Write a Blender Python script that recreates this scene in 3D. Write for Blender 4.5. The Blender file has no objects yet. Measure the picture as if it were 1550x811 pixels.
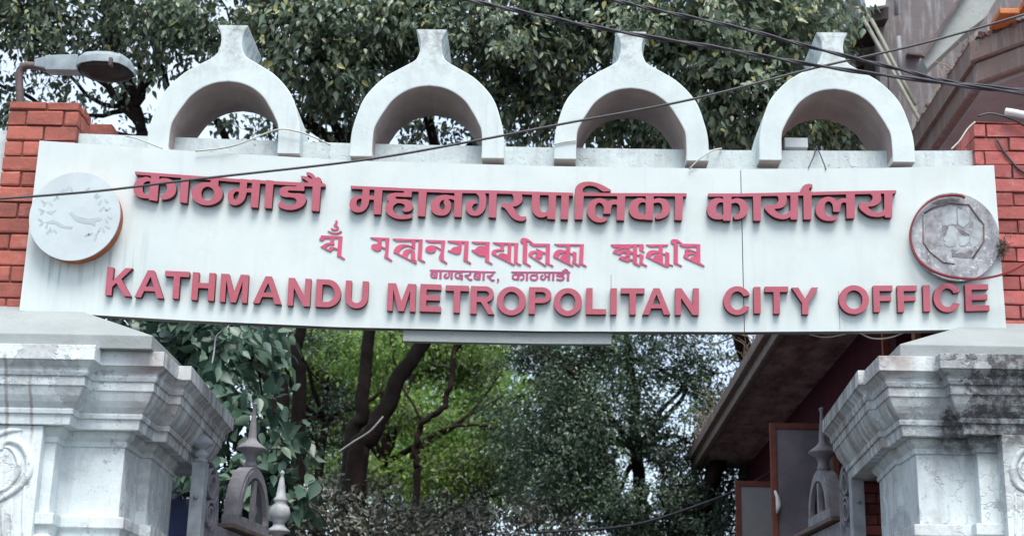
import bpy, bmesh, math, random
import numpy as np
from math import sin, cos, pi, radians, atan, sqrt
from mathutils import Vector, Matrix

SC = bpy.context.scene
COL = SC.collection
# ------------------------------------------------------------------ camera
FPX, IW, IH = 2265.0, 1550.0, 811.0
YAW, PITCH, ROLL = radians(1.26), atan(675 / 2265.0), radians(1.3)
CAM = np.array([0.0, -10.4, 1.6])
FW = np.array([-sin(YAW) * cos(PITCH), cos(YAW) * cos(PITCH), sin(PITCH)])
_r = np.array([cos(YAW), sin(YAW), 0.0]); _u = np.cross(_r, FW)
RT = _r * cos(ROLL) + _u * sin(ROLL); UP = np.cross(RT, FW)
cd = bpy.data.cameras.new('camera'); cam = bpy.data.objects.new('camera', cd); COL.objects.link(cam)
cd.sensor_fit = 'HORIZONTAL'; cd.sensor_width = 36.0; cd.lens = FPX / IW * 36.0
cd.clip_start = 0.1; cd.clip_end = 2000
cam.matrix_world = Matrix(((RT[0], UP[0], -FW[0], CAM[0]), (RT[1], UP[1], -FW[1], CAM[1]), (RT[2], UP[2], -FW[2], CAM[2]), (0, 0, 0, 1)))
cd.dof.use_dof = True; cd.dof.focus_distance = 11.1; cd.dof.aperture_fstop = 2.3
SC.camera = cam
# ------------------------------------------------------------------ light
SUN_EL, SUN_AZ = radians(62), radians(168)      # azimuth from +Y clockwise: a veiled sun stands high over the street
wd = bpy.data.worlds.new('World'); SC.world = wd; wd.use_nodes = True
nt = wd.node_tree; nt.nodes.clear()
sky = nt.nodes.new('ShaderNodeTexSky'); sky.sky_type = 'NISHITA'; sky.sun_disc = False
sky.sun_elevation = SUN_EL; sky.sun_rotation = SUN_AZ
sky.air_density = 1.0; sky.dust_density = 9.5; sky.ozone_density = 1.0; sky.altitude = 1300
bg = nt.nodes.new('ShaderNodeBackground'); bg.inputs[1].default_value = 0.15
wo = nt.nodes.new('ShaderNodeOutputWorld')
tc = nt.nodes.new('ShaderNodeTexCoord'); cl = nt.nodes.new('ShaderNodeTexNoise'); cl.inputs['Scale'].default_value = 2.2; cl.inputs['Detail'].default_value = 5
nt.links.new(tc.outputs['Generated'], cl.inputs['Vector'])
cr = nt.nodes.new('ShaderNodeMapRange'); nt.links.new(cl.outputs['Fac'], cr.inputs[0])
for i_, v_ in enumerate((0.3, 0.7, 0.45, 0.8)): cr.inputs[i_ + 1].default_value = v_
mxs = nt.nodes.new('ShaderNodeMix'); mxs.data_type = 'RGBA'; mxs.inputs[7].default_value = (2.6, 2.92, 3.25, 1)
nt.links.new(cr.outputs[0], mxs.inputs[0]); nt.links.new(sky.outputs[0], mxs.inputs[6]); nt.links.new(mxs.outputs[2], bg.inputs[0]); nt.links.new(bg.outputs[0], wo.inputs[0])
sl = bpy.data.lights.new('sun', 'SUN'); sl.energy = 1.45; sl.angle = radians(30); sl.color = (1.0, 0.96, 0.9)
so = bpy.data.objects.new('sun', sl); COL.objects.link(so)
sd = Vector((sin(SUN_AZ) * cos(SUN_EL), cos(SUN_AZ) * cos(SUN_EL), sin(SUN_EL)))
so.rotation_euler = sd.to_track_quat('Z', 'Y').to_euler(); so.location = (0, -20, 30)
vs = SC.view_settings; vs.view_transform = 'Standard'; vs.look = 'None'; vs.exposure = 1.42; vs.gamma = 1.0
try: vs.use_curve_mapping = False
except Exception: pass
cy = SC.cycles
cy.max_bounces = 6; cy.diffuse_bounces = 3; cy.glossy_bounces = 2; cy.transmission_bounces = 4; cy.transparent_max_bounces = 4
cy.use_denoising = True; cy.caustics_reflective = False; cy.caustics_refractive = False

# ------------------------------------------------------------------ helpers
def P(px, py, Y):
    """the point at depth Y that the photograph shows at (px, py)"""
    d = FW + RT * (px - IW / 2) / FPX - UP * (py - IH / 2) / FPX
    t = (Y - CAM[1]) / d[1]
    return CAM + d * t

def V3(p): return Vector((float(p[0]), float(p[1]), float(p[2])))

class MB:
    """collects shapes, links them as ONE mesh object"""
    def __init__(self): self.v = []; self.f = []; self.sm = []
    def add(self, vs, fs, smooth=False):
        b = len(self.v); self.v += [tuple(float(c) for c in p) for p in vs]
        self.f += [tuple(i + b for i in f) for f in fs]; self.sm += [smooth] * len(fs)
        return self
    def box(self, x0, x1, y0, y1, z0, z1):
        v = [(x, y, z) for z in (z0, z1) for y in (y0, y1) for x in (x0, x1)]
        return self.add(v, [(0, 2, 3, 1), (4, 5, 7, 6), (0, 1, 5, 4), (2, 6, 7, 3), (0, 4, 6, 2), (1, 3, 7, 5)])
    def obox(self, c, ax, ay, az):
        """box from centre and three half-axis vectors"""
        c, ax, ay, az = map(V3, (c, ax, ay, az))
        v = [c + ax * i + ay * j + az * k for k in (-1, 1) for j in (-1, 1) for i in (-1, 1)]
        return self.add(v, [(0, 2, 3, 1), (4, 5, 7, 6), (0, 1, 5, 4), (2, 6, 7, 3), (0, 4, 6, 2), (1, 3, 7, 5)])
    def tube(self, pts, r, n=8, cap=True):
        pts = [V3(p) for p in pts]; m = len(pts)
        rr = list(r) if hasattr(r, '__len__') else [r] * m
        t0 = (pts[1] - pts[0]).normalized()
        a = t0.orthogonal().normalized(); vs = []; fs = []
        for i, p in enumerate(pts):
            t = (pts[min(i + 1, m - 1)] - pts[max(i - 1, 0)]).normalized()
            a = (a - t * a.dot(t))
            a = a.normalized() if a.length > 1e-6 else t.orthogonal().normalized()
            b = t.cross(a)
            for k in range(n):
                q = 2 * pi * k / n; vs.append(p + (a * cos(q) + b * sin(q)) * rr[i])
        for i in range(m - 1):
            for k in range(n):
                fs.append((i * n + k, i * n + (k + 1) % n, (i + 1) * n + (k + 1) % n, (i + 1) * n + k))
        if cap: fs.append(tuple(range(n))[::-1]); fs.append(tuple((m - 1) * n + k for k in range(n)))
        return self.add(vs, fs, True)
    def lathe(self, c, prof, n=20):
        vs = []; fs = []
        for r, z in prof:
            for k in range(n): vs.append((c[0] + r * cos(2 * pi * k / n), c[1] + r * sin(2 * pi * k / n), c[2] + z))
        for i in range(len(prof) - 1):
            for k in range(n): fs.append((i * n + k, i * n + (k + 1) % n, (i + 1) * n + (k + 1) % n, (i + 1) * n + k))
        fs.append(tuple(range(n))[::-1]); fs.append(tuple((len(prof) - 1) * n + k for k in range(n)))
        return self.add(vs, fs, True)
    def prism(self, poly, d0, d1, fn):
        """polygon (u,v) extruded from d0 to d1; fn(u,v,d) gives the point"""
        n = len(poly)
        vs = [fn(u, v, d0) for u, v in poly] + [fn(u, v, d1) for u, v in poly]
        fs = [tuple(range(n)), tuple(range(n, 2 * n))[::-1]] + [(i, i + n, (i + 1) % n + n, (i + 1) % n) for i in range(n)]
        return self.add(vs, fs)
    def build(self, name, mat, parent=None, bevel=0, autosmooth=None, jitter=0, seed=0):
        me = bpy.data.meshes.new(name); bm = bmesh.new()
        bv = [bm.verts.new(p) for p in self.v]
        for f, s in zip(self.f, self.sm):
            try:
                q = bm.faces.new([bv[i] for i in f]); q.smooth = s
            except ValueError: pass
        bmesh.ops.recalc_face_normals(bm, faces=bm.faces)
        if bevel:
            es = [e for e in bm.edges if len(e.link_faces) == 2 and e.calc_face_angle(0) > 0.5]
            bmesh.ops.bevel(bm, geom=es, offset=bevel, segments=2, affect='EDGES', profile=0.6, clamp_overlap=True)
        big = [f for f in bm.faces if len(f.verts) > 4]
        if big: bmesh.ops.triangulate(bm, faces=big)
        if jitter:
            rng = random.Random(seed)
            for v in bm.verts: v.co += Vector((rng.uniform(-1, 1), rng.uniform(-1, 1), rng.uniform(-1, 1))) * jitter
        bm.to_mesh(me); bm.free()
        return link(name, me, mat, parent)

def link(name, me, mat, parent=None):
    for m in (mat if isinstance(mat, (list, tuple)) else [mat]): me.materials.append(m)
    o = bpy.data.objects.new(name, me); COL.objects.link(o)
    if parent:
        o.parent = parent; o.matrix_parent_inverse = PINV[parent.name]
    PINV[o.name] = Matrix.Identity(4)
    return o
PINV = {}
def thing(name, loc, label, cat, group=None):
    o = bpy.data.objects.new(name, None); COL.objects.link(o); o.location = V3(loc); o.empty_display_size = 0.2
    PINV[o.name] = Matrix.Translation(V3(loc)).inverted()
    return tag(o, label, cat, group)
def tag(o, label, cat, group=None, kind=None):
    o['label'] = label; o['category'] = cat
    if group: o['group'] = group
    if kind: o['kind'] = kind
    return o
def struct(o): o['kind'] = 'structure'; return o

def spline(pts, n=8):
    p = [np.array(q, float) for q in pts]
    if len(p) < 3: return p
    p = [2 * p[0] - p[1]] + p + [2 * p[-1] - p[-2]]; out = []
    for i in range(1, len(p) - 2):
        a, b, c, d = p[i - 1:i + 3]
        for k in range(n):
            t = k / n
            out.append(.5 * (2 * b + (c - a) * t + (2 * a - 5 * b + 4 * c - d) * t * t + (3 * b - a - 3 * c + d) * t ** 3))
    out.append(p[-2]); return out
def pathpx(pts, n=6):
    return spline([P(*q) for q in pts], n)

# ------------------------------------------------------------------ materials
class NT:
    def __init__(self, name, rough=0.7, spec=0.4):
        self.m = bpy.data.materials.new(name); self.m.use_nodes = True
        self.t = self.m.node_tree; self.b = self.t.nodes['Principled BSDF']
        self.b.inputs['Roughness'].default_value = rough
        self.b.inputs['Specular IOR Level'].default_value = spec
        self.geo = self.t.nodes.new('ShaderNodeNewGeometry')
        self.pos = self.geo.outputs['Position']
    def n(self, typ, **k):
        x = self.t.nodes.new(typ)
        for a, v in k.items(): setattr(x, a, v)
        return x
    def L(self, a, b): self.t.links.new(a, b)
    def sc(self, vec=(1, 1, 1), src=None, loc=(0, 0, 0)):
        x = self.n('ShaderNodeMapping'); x.inputs['Scale'].default_value = vec; x.inputs['Location'].default_value = loc
        self.L(src or self.pos, x.inputs[0]); return x.outputs[0]
    def noise(self, scale, detail=4, rough=0.6, vec=None, dist=0):
        x = self.n('ShaderNodeTexNoise'); x.inputs['Scale'].default_value = scale; x.inputs['Detail'].default_value = detail
        x.inputs['Roughness'].default_value = rough; x.inputs['Distortion'].default_value = dist
        self.L(vec or self.pos, x.inputs['Vector']); return x.outputs['Fac']
    def ramp(self, fac, stops):
        x = self.n('ShaderNodeValToRGB'); e = x.color_ramp.elements
        while len(e) < len(stops): e.new(0.5)
        for el, (p, c) in zip(e, stops):
            el.position = p; el.color = (c, c, c, 1) if not hasattr(c, '__len__') else (*c, 1)
        self.L(fac, x.inputs[0]); return x.outputs[0]
    def mix(self, fac, a, b):
        x = self.n('ShaderNodeMix', data_type='RGBA')
        for v, i in ((fac, 0), (a, 6), (b, 7)):
            if hasattr(v, 'is_linked') or hasattr(v, 'links'): self.L(v, x.inputs[i])
            elif i == 0: x.inputs[0].default_value = v
            else: x.inputs[i].default_value = (*v, 1)
        return x.outputs[2]
    def math(self, op, a, b=0.5, c=None):
        x = self.n('ShaderNodeMath', operation=op)
        for i, v in enumerate((a, b, c)):
            if v is None: continue
            if hasattr(v, 'links'): self.L(v, x.inputs[i])
            else: x.inputs[i].default_value = v
        return x.outputs[0]
    def xyz(self):
        x = self.n('ShaderNodeSeparateXYZ'); self.L(self.pos, x.inputs[0]); return x.outputs
    def rng(self, v, a, b, c=0.0, d=1.0):
        x = self.n('ShaderNodeMapRange', interpolation_type='SMOOTHSTEP')
        self.L(v, x.inputs[0])
        for i, k in enumerate((a, b, c, d)): x.inputs[i + 1].default_value = k
        return x.outputs[0]
    def color(self, c):
        if hasattr(c, 'links'): self.L(c, self.b.inputs['Base Color'])
        else: self.b.inputs['Base Color'].default_value = (*c, 1)
        return self
    def bump(self, h, strength=0.3, dist=0.01):
        x = self.n('ShaderNodeBump'); x.inputs['Strength'].default_value = strength; x.inputs['Distance'].default_value = dist
        self.L(h, x.inputs['Height']); self.L(x.outputs[0], self.b.inputs['Normal']); return self

def plain(name, c, rough=0.6, var=0.25, scale=6, metal=0, bump=0.15, spec=0.4):
    k = NT(name, rough, spec); f = k.noise(scale, 5)
    k.color(k.mix(k.ramp(f, [(0.3, 0.0), (0.7, 1.0)]), tuple(x * (1 - var) for x in c), tuple(min(1, x * (1 + var)) for x in c)))
    k.b.inputs['Metallic'].default_value = metal
    if bump: k.bump(k.noise(scale * 6, 4), bump, 0.005)
    return k.m

M = {}
def mk_board():
    k = NT('white board paint', 0.45, 0.35); x, y, z = k.xyz()
    a = k.ramp(k.noise(1.3, 5), [(0.35, 0.0), (0.75, 1.0)])
    c = k.mix(a, (0.60, 0.67, 0.66), (0.52, 0.60, 0.60))
    st = k.ramp(k.noise(1.0, 4, 0.65, k.sc((9, 1, 0.55))), [(0.52, 0.0), (0.72, 1.0)])
    c = k.mix(k.math('MULTIPLY', st, 0.36), c, (0.45, 0.52, 0.53))
    # grey-green drips that run down from the left disc
    dr = k.ramp(k.noise(1.0, 2, 0.5, k.sc((26, 1, 0.9))), [(0.54, 0.0), (0.63, 1.0)])
    mx = k.math('MULTIPLY', k.rng(x, -3.78, -3.6), k.rng(x, -2.85, -3.0))
    mz = k.math('MULTIPLY', k.rng(z, 4.42, 4.62), k.rng(z, 4.98, 4.86))
    c = k.mix(k.math('MULTIPLY', k.math('MULTIPLY', dr, mx), k.math('MULTIPLY', mz, 0.75)), c, (0.33, 0.42, 0.43))
    # brownish dirt on the right end
    dd = k.math('MULTIPLY', k.rng(x, 1.9, 3.2), k.ramp(k.noise(1.0, 5, 0.7, k.sc((4, 1, 1.2))), [(0.45, 0.0), (0.75, 1.0)]))
    c = k.mix(k.math('MULTIPLY', dd, 0.5), c, (0.50, 0.50, 0.46))
    sp = k.ramp(k.noise(38, 2), [(0.70, 0.0), (0.76, 1.0)])
    c = k.mix(k.math('MULTIPLY', sp, 0.4), c, (0.35, 0.38, 0.38))
    wr = k.ramp(k.noise(3.2, 6, 0.7), [(0.5, 0.0), (0.72, 1.0)])
    c = k.mix(k.math('MULTIPLY', wr, 0.35), c, (0.45, 0.50, 0.49))
    # rain runs below the raised letters and along the bottom edge
    rr_ = k.math('MULTIPLY', k.ramp(k.noise(1.0, 3, 0.6, k.sc((7, 1, 0.7), None, (3, 0, 0))), [(0.5, 0.0), (0.66, 1.0)]), k.rng(z, 4.62, 4.36))
    c = k.mix(k.math('MULTIPLY', rr_, 0.28), c, (0.40, 0.45, 0.45))
    k.color(c); k.bump(k.math('ADD', k.noise(30, 3), k.math('MULTIPLY', k.noise(2.2, 2), 6.0)), 0.10, 0.006); return k.m
M['board'] = mk_board()
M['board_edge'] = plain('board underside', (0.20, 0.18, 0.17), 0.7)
def mk_plaster(name, base, right=False, grime=0.5):
    k = NT(name, 0.75, 0.3); x, y, z = k.xyz()
    a = k.ramp(k.noise(3, 6), [(0.3, 0.0), (0.7, 1.0)])
    c = k.mix(a, base, tuple(v * 0.84 for v in base))
    st = k.ramp(k.noise(1.0, 5, 0.7, k.sc((10, 10, 1.2))), [(0.5, 0.0), (0.72, 1.0)])
    c = k.mix(k.math('MULTIPLY', st, grime), c, (0.33, 0.33, 0.34))
    br = k.ramp(k.noise(2.2, 6, 0.7), [(0.56, 0.0), (0.70, 1.0)])
    c = k.mix(k.math('MULTIPLY', br, grime * 0.8), c, (0.20, 0.145, 0.13))
    sp = k.ramp(k.noise(26, 5, 0.75), [(0.60, 0.0), (0.68, 1.0)])
    c = k.mix(k.math('MULTIPLY', sp, grime), c, (0.12, 0.11, 0.12))
    vo = k.n('ShaderNodeTexVoronoi', feature='DISTANCE_TO_EDGE'); vo.inputs['Scale'].default_value = 5
    w = k.n('ShaderNodeVectorMath', operation='ADD'); nz = k.n('ShaderNodeTexNoise'); nz.inputs['Scale'].default_value = 7
    k.L(k.pos, nz.inputs['Vector']); ms = k.n('ShaderNodeVectorMath', operation='SCALE'); ms.inputs[3].default_value = 0.25
    k.L(nz.outputs['Color'], ms.inputs[0]); k.L(k.pos, w.inputs[0]); k.L(ms.outputs[0], w.inputs[1]); k.L(w.outputs[0], vo.inputs['Vector'])
    cr = k.math('MULTIPLY', k.ramp(vo.outputs['Distance'], [(0.0, 1.0), (0.018, 0.0)]), k.ramp(k.noise(1.7, 2), [(0.56, 0.0), (0.64, 1.0)]))
    c = k.mix(k.math('MULTIPLY', cr, min(0.5, grime * 0.8)), c, (0.22, 0.20, 0.20))
    if right in ('L', 'R'):      # brown run-off streaks on the passage side of the pier
        e = k.rng(x, -2.95, -2.62) if right == 'L' else k.rng(x, 2.62, 2.35)
        rs = k.ramp(k.noise(1.0, 4, 0.65, k.sc((1.5, 11, 1.2))), [(0.40, 0.0), (0.62, 1.0)])
        c = k.mix(k.math('MULTIPLY', k.math('MULTIPLY', e, rs), 0.8), c, (0.25, 0.17, 0.155))
    if right == 'L':   # two rusty drips down the front mouldings
        for px_, w_ in ((9, .012), (46, .010)):
            xc_ = P(px_, 600, -.6)[0]; dd_ = k.math('ABSOLUTE', k.math('SUBTRACT', k.math('ADD', x, k.math('MULTIPLY', k.noise(9, 2), .03)), xc_ + .015))
            c = k.mix(k.math('MULTIPLY', k.rng(dd_, w_ * 1.6, w_ * .3), k.math('MULTIPLY', k.rng(z, 3.2, 3.4), k.rng(z, 3.86, 3.8, 0, .55))), c, (0.20, 0.13, 0.10))
    if right == 'R':      # black mould on the outer half of the right pier
        m = k.math('MULTIPLY', k.rng(x, 2.55, 2.72), k.math('MULTIPLY', k.rng(z, 3.15, 3.48), k.rng(z, 4.08, 4.0)))
        mo = k.ramp(k.noise(1.0, 7, 0.75, k.sc((3, 3, 6))), [(0.16, 0.0), (0.38, 1.0)])
        fl = k.ramp(k.noise(16, 6, 0.75), [(0.34, 0.55), (0.54, 1.0)])
        c = k.mix(k.math('MULTIPLY', k.math('MULTIPLY', m, mo), k.math('MULTIPLY', fl, 0.95)), c, (0.045, 0.04, 0.045))
    if right in ('L', 'R'):
        pe = k.ramp(k.noise(1.9, 7, 0.7, k.sc((1, 1, 1), None, (4.2, 0, 1.3))), [(0.535, 0.0), (0.56, 1.0)])
        pc_ = k.mix(k.ramp(k.noise(14, 5), [(0.4, 0.0), (0.6, 1.0)]), (0.50, 0.54, 0.55), (0.34, 0.35, 0.36))
        c = k.mix(k.math('MULTIPLY', pe, 0.7), c, pc_)
    if right == 'A':
        tm = k.math('MULTIPLY', k.rng(z, 6.05, 6.62), k.ramp(k.noise(11, 6, 0.75), [(0.44, 0.0), (0.62, 1.0)]))
        c = k.mix(k.math('MULTIPLY', tm, 0.6), c, (0.13, 0.13, 0.14))
        dk = k.ramp(k.noise(1.0, 4, 0.7, k.sc((13, 2, 1.3))), [(0.55, 0.0), (0.75, 1.0)])
        c = k.mix(k.math('MULTIPLY', dk, 0.35), c, (0.36, 0.38, 0.38))
    k.color(c)
    h = k.math('ADD', k.noise(9, 6, 0.65), k.math('MULTIPLY', cr, -0.6))
    if right in ('L', 'R'): h = k.math('ADD', h, k.math('MULTIPLY', pe, -0.8))
    k.bump(h, 0.16 if right == 'A' else 0.45, 0.02); return k.m
M['plaster_l'] = mk_plaster('whitewashed plaster left', (0.72, 0.80, 0.815), 'L', 0.42)
M['plaster_r'] = mk_plaster('whitewashed plaster right', (0.72, 0.80, 0.81), 'R', 0.45)
M['arch'] = mk_plaster('painted concrete arch', (0.60, 0.685, 0.685), 'A', 0.10)
M['parapet'] = mk_plaster('weathered parapet', (0.56, 0.64, 0.65), False, 0.55)
M['cap'] = mk_plaster('cement cap', (0.30, 0.335, 0.335), False, 0.2)
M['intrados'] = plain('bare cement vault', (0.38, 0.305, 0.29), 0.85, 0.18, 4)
def mk_front():
    k = NT('faded red acrylic', 0.4, 0.4)
    a = k.noise(1.1, 4); b = k.noise(40, 3)
    c = k.mix(k.ramp(a, [(0.35, 0.0), (0.65, 1.0)]), (0.37, 0.080, 0.105), (0.39, 0.095, 0.14))
    c = k.mix(k.math('MULTIPLY', k.ramp(b, [(0.5, 0.0), (0.75, 1.0)]), 0.35), c, (0.45, 0.16, 0.19))
    ch = k.ramp(k.noise(9, 6, 0.75), [(0.58, 0.0), (0.70, 1.0)])
    c = k.mix(k.math('MULTIPLY', ch, 0.5), c, (0.28, 0.07, 0.09))
    k.color(c); k.bump(b, 0.08, 0.004); return k.m
M['letter'] = mk_front()
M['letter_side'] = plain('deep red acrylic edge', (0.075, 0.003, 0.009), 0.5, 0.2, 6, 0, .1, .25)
M['script'] = plain('red script', (0.50, 0.075, 0.15), 0.5, 0.15, 8)
M['address'] = plain('dark red lettering', (0.38, 0.065, 0.16), 0.5, 0.15, 8)
def mk_brick(name, base):
    k = NT(name, 0.8, 0.25); r = k.geo.outputs['Random Per Island']
    c = k.mix(r, tuple(v * 0.66 for v in base), tuple(v * 1.22 for v in base))
    f = k.ramp(k.noise(14, 6, 0.7), [(0.4, 0.0), (0.7, 1.0)])
    c = k.mix(k.math('MULTIPLY', f, 0.4), c, tuple(v * 0.55 for v in base))
    f2 = k.ramp(k.noise(5, 4), [(0.58, 0.0), (0.72, 1.0)])
    c = k.mix(k.math('MULTIPLY', f2, 0.35), c, (0.48, 0.28, 0.27))
    so_ = k.ramp(k.noise(3.0, 6, 0.75), [(0.52, 0.0), (0.68, 1.0)])
    c = k.mix(k.math('MULTIPLY', so_, 0.55), c, (0.13, 0.06, 0.055))
    k.color(c); k.bump(k.noise(30, 6, 0.7), 0.7, 0.010); return k.m
M['brick_l'] = mk_brick('painted red brick left', (0.38, 0.12, 0.092))
M['brick_r'] = mk_brick('painted red brick right', (0.43, 0.125, 0.115))
M['mortar'] = plain('shadowed mortar', (0.15, 0.06, 0.055), 0.9, 0.3)  # shadow lines of the joints are put into this dark mortar colour
M['iron'] = plain('weathered grey gate paint', (0.27, 0.262, 0.285), 0.55, 0.3, 9, 0.0, 0.3)
M['iron_light'] = plain('pale grey gate paint', (0.36, 0.385, 0.41), 0.55, 0.25, 9, 0.0, 0.3)
M['rust'] = plain('rusty rail', (0.17, 0.12, 0.105), 0.7, 0.35, 14)
M['lamp_metal'] = plain('galvanised lamp body', (0.24, 0.29, 0.31), 0.5, 0.3, 8, 0.2)
M['pipe'] = plain('brown grey pipe', (0.10, 0.075, 0.075), 0.7, 0.4, 10)
M['lens'] = plain('dusty brown lens', (0.025, 0.014, 0.014), 0.5, 0.4, 8, 0, .1, .2)
M['cable'] = plain('black cable', (0.035, 0.035, 0.045), 0.5, 0.2, 8)
M['cable_grey'] = plain('grey cable', (0.06, 0.06, 0.065), 0.5, 0.2, 8)
M['string'] = plain('pale string', (0.45, 0.45, 0.42), 0.7, 0.2)
M['bark'] = plain('dark bark', (0.022, 0.016, 0.014), 0.9, 0.5, 7, 0, 0.8, 0.12)
M['maroon'] = plain('maroon wall paint', (0.06, 0.006, 0.016), 0.8, 0.3, 3, 0, .15, .2)
def mk_soffit():
    k = NT('stained maroon soffit', 0.75, 0.25)
    a = k.ramp(k.noise(1.0, 6, 0.7, k.sc((5, 1.6, 3))), [(0.42, 0.0), (0.62, 1.0)])
    c = k.mix(a, (0.50, 0.34, 0.36), (0.19, 0.10, 0.115))
    b = k.ramp(k.noise(1.8, 5, 0.7), [(0.5, 0.0), (0.7, 1.0)])
    c = k.mix(k.math('MULTIPLY', b, 0.6), c, (0.03, 0.02, 0.022))
    k.color(c); k.bump(k.noise(12, 5), 0.3, 0.01); return k.m
M['soffit'] = mk_soffit()
M['fascia'] = mk_plaster('mossy concrete fascia', (0.25, 0.18, 0.155), False, 1.0)
M['cement'] = mk_plaster('rough grey cement', (0.44, 0.42, 0.42), False, 0.6)
M['limewash'] = mk_plaster('pale greenish limewash', (0.33, 0.36, 0.35), False, 0.6)
M['oldwall'] = mk_plaster('old grey render', (0.15, 0.135, 0.14), False, 0.95)
M['window_wood'] = plain('red brown window wood', (0.20, 0.065, 0.045), 0.6, 0.25, 9)
M['orange_wood'] = plain('orange window post', (0.42, 0.13, 0.06), 0.6, 0.2, 9)
def mk_glass():
    k = NT('dusty shutter glass', 0.22, 0.6)
    a = k.ramp(k.noise(2.2, 4), [(0.35, 0.0), (0.7, 1.0)])
    k.color(k.mix(a, (0.19, 0.18, 0.21), (0.33, 0.30, 0.33))); return k.m
M['glass'] = mk_glass()
M['glass_pale'] = plain('pale shutter sheet', (0.36, 0.36, 0.36), 0.4, 0.12, 3)
M['pale_pipe'] = plain('pale drain pipe', (0.20, 0.21, 0.23), 0.6, 0.25, 6)
M['bamboo'] = plain('dry bamboo', (0.21, 0.215, 0.175), 0.6, 0.25, 5)
M['tile'] = plain('orange clay', (0.50, 0.17, 0.06), 0.7, 0.25, 8)
M['white'] = plain('white paint', (0.72, 0.75, 0.76), 0.5, 0.08, 5)
M['ground'] = plain('asphalt', (0.07, 0.068, 0.065), 0.9, 0.3, 2)
M['grime'] = plain('grey grime', (0.17, 0.165, 0.18), 0.6, 0.4, 30)
M['grime_pale'] = plain('grey worn film', (0.27, 0.27, 0.29), 0.5, 0.45, 16)
M['flake'] = plain('torn paper', (0.33, 0.365, 0.385), 0.6, 0.3, 14)
M['print'] = plain('faded blue grey print', (0.39, 0.455, 0.475), 0.6, 0.1)
M['drygrass'] = plain('dry grass', (0.26, 0.20, 0.13), 0.8, 0.3)
M['twig'] = plain('brown twigs', (0.10, 0.075, 0.055), 0.85, 0.4, 20)

def mk_leaf(name, stops, transl=0.25, tcol=None, rough=0.38, spec=0.5):
    k = NT(name, rough, spec); r = k.geo.outputs['Random Per Island']
    c = k.ramp(r, stops)
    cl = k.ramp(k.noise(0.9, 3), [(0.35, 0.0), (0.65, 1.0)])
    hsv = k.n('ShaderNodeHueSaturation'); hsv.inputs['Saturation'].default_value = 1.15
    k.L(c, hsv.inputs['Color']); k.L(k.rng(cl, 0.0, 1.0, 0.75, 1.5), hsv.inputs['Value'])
    k.color(hsv.outputs[0])
    tr = k.n('ShaderNodeBsdfTranslucent'); mx = k.n('ShaderNodeMixShader'); mx.inputs[0].default_value = transl
    if tcol: tr.inputs[0].default_value = (*tcol, 1)
    else: k.L(hsv.outputs[0], tr.inputs[0])
    out = k.t.nodes['Material Output']
    k.L(k.b.outputs[0], mx.inputs[1]); k.L(tr.outputs[0], mx.inputs[2]); k.L(mx.outputs[0], out.inputs['Surface'])
    return k.m
M['leaf_up'] = mk_leaf('drooping grey green leaves', [(0.0, (0.045, 0.064, 0.045)), (0.45, (0.10, 0.14, 0.096)), (0.85, (0.20, 0.25, 0.18)), (1.0, (0.29, 0.28, 0.12))], 0.25, None, 0.33)
M['leaf_dark'] = mk_leaf('dark small leaves', [(0.0, (0.030, 0.050, 0.036)), (0.6, (0.055, 0.092, 0.066)), (1.0, (0.11, 0.15, 0.09))], 0.22)
M['leaf_far'] = mk_leaf('bright backlit leaves', [(0.0, (0.07, 0.13, 0.042)), (0.5, (0.14, 0.235, 0.08)), (1.0, (0.31, 0.41, 0.15))], 0.55)
M['leaf_mid'] = mk_leaf('mid green leaves', [(0.0, (0.04, 0.065, 0.02)), (0.6, (0.075, 0.12, 0.035)), (1.0, (0.15, 0.21, 0.05))], 0.35)
M['leaf_big'] = mk_leaf('broad blue green leaves', [(0.0, (0.045, 0.085, 0.065)), (0.5, (0.085, 0.14, 0.11)), (1.0, (0.14, 0.20, 0.15))], 0.2)
M['leaf_hedge'] = mk_leaf('dusty grey hedge leaves', [(0.0, (0.055, 0.060, 0.050)), (0.6, (0.095, 0.10, 0.082)), (1.0, (0.15, 0.155, 0.12))], 0.12)

# ------------------------------------------------------------------ setting
g = MB(); g.add([(-400, -60, 0), (400, -60, 0), (400, 900, 0), (-400, 900, 0)], [(0, 1, 2, 3)])
struct(g.build('ground', M['ground']))

# ------------------------------------------------------------------ sag of the span, read off the sign's own edges
_zx = [-4.2, -3.78, -2.6, -1.45, 0.0, 1.46, 2.4, 3.31, 3.8]
_zt = [5.66, 5.632, 5.565, 5.512, 5.490, 5.490, 5.512, 5.55, 5.575]
_zb = [4.34, 4.318, 4.268, 4.236, 4.232, 4.253, 4.277, 4.308, 4.325]
def zt(x): return float(np.interp(x, _zx, _zt))
def zb(x): return float(np.interp(x, _zx, _zb))
def sag(x): return zt(x) - 5.49

# ------------------------------------------------------------------ signboard
sign = thing('signboard', (-0.24, 0.0, 4.25), 'long white office signboard with raised red lettering spanning the gateway', 'sign')
TH = 0.085
def panel(x0, x1, n):
    xs = np.linspace(x0, x1, n); m = MB()
    vs = []
    for x in xs:
        vs += [(x, 0, zb(x)), (x, 0, zt(x)), (x, TH, zt(x)), (x, TH, zb(x))]
    fs = []
    for i in range(n - 1):
        a, b = 4 * i, 4 * i + 4
        for k in range(4): fs.append((a + k, a + (k + 1) % 4, b + (k + 1) % 4, b + k))
    fs += [(0, 1, 2, 3), (4 * n - 1, 4 * n - 2, 4 * n - 3, 4 * n - 4)]
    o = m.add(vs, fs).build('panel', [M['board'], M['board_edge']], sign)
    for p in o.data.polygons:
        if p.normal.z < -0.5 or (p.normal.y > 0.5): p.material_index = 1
    return o
xsA = P(1124, 380, 0)[0]
panel(-3.785, xsA - 0.003, 40); panel(xsA + 0.003, 3.305, 20)
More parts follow.
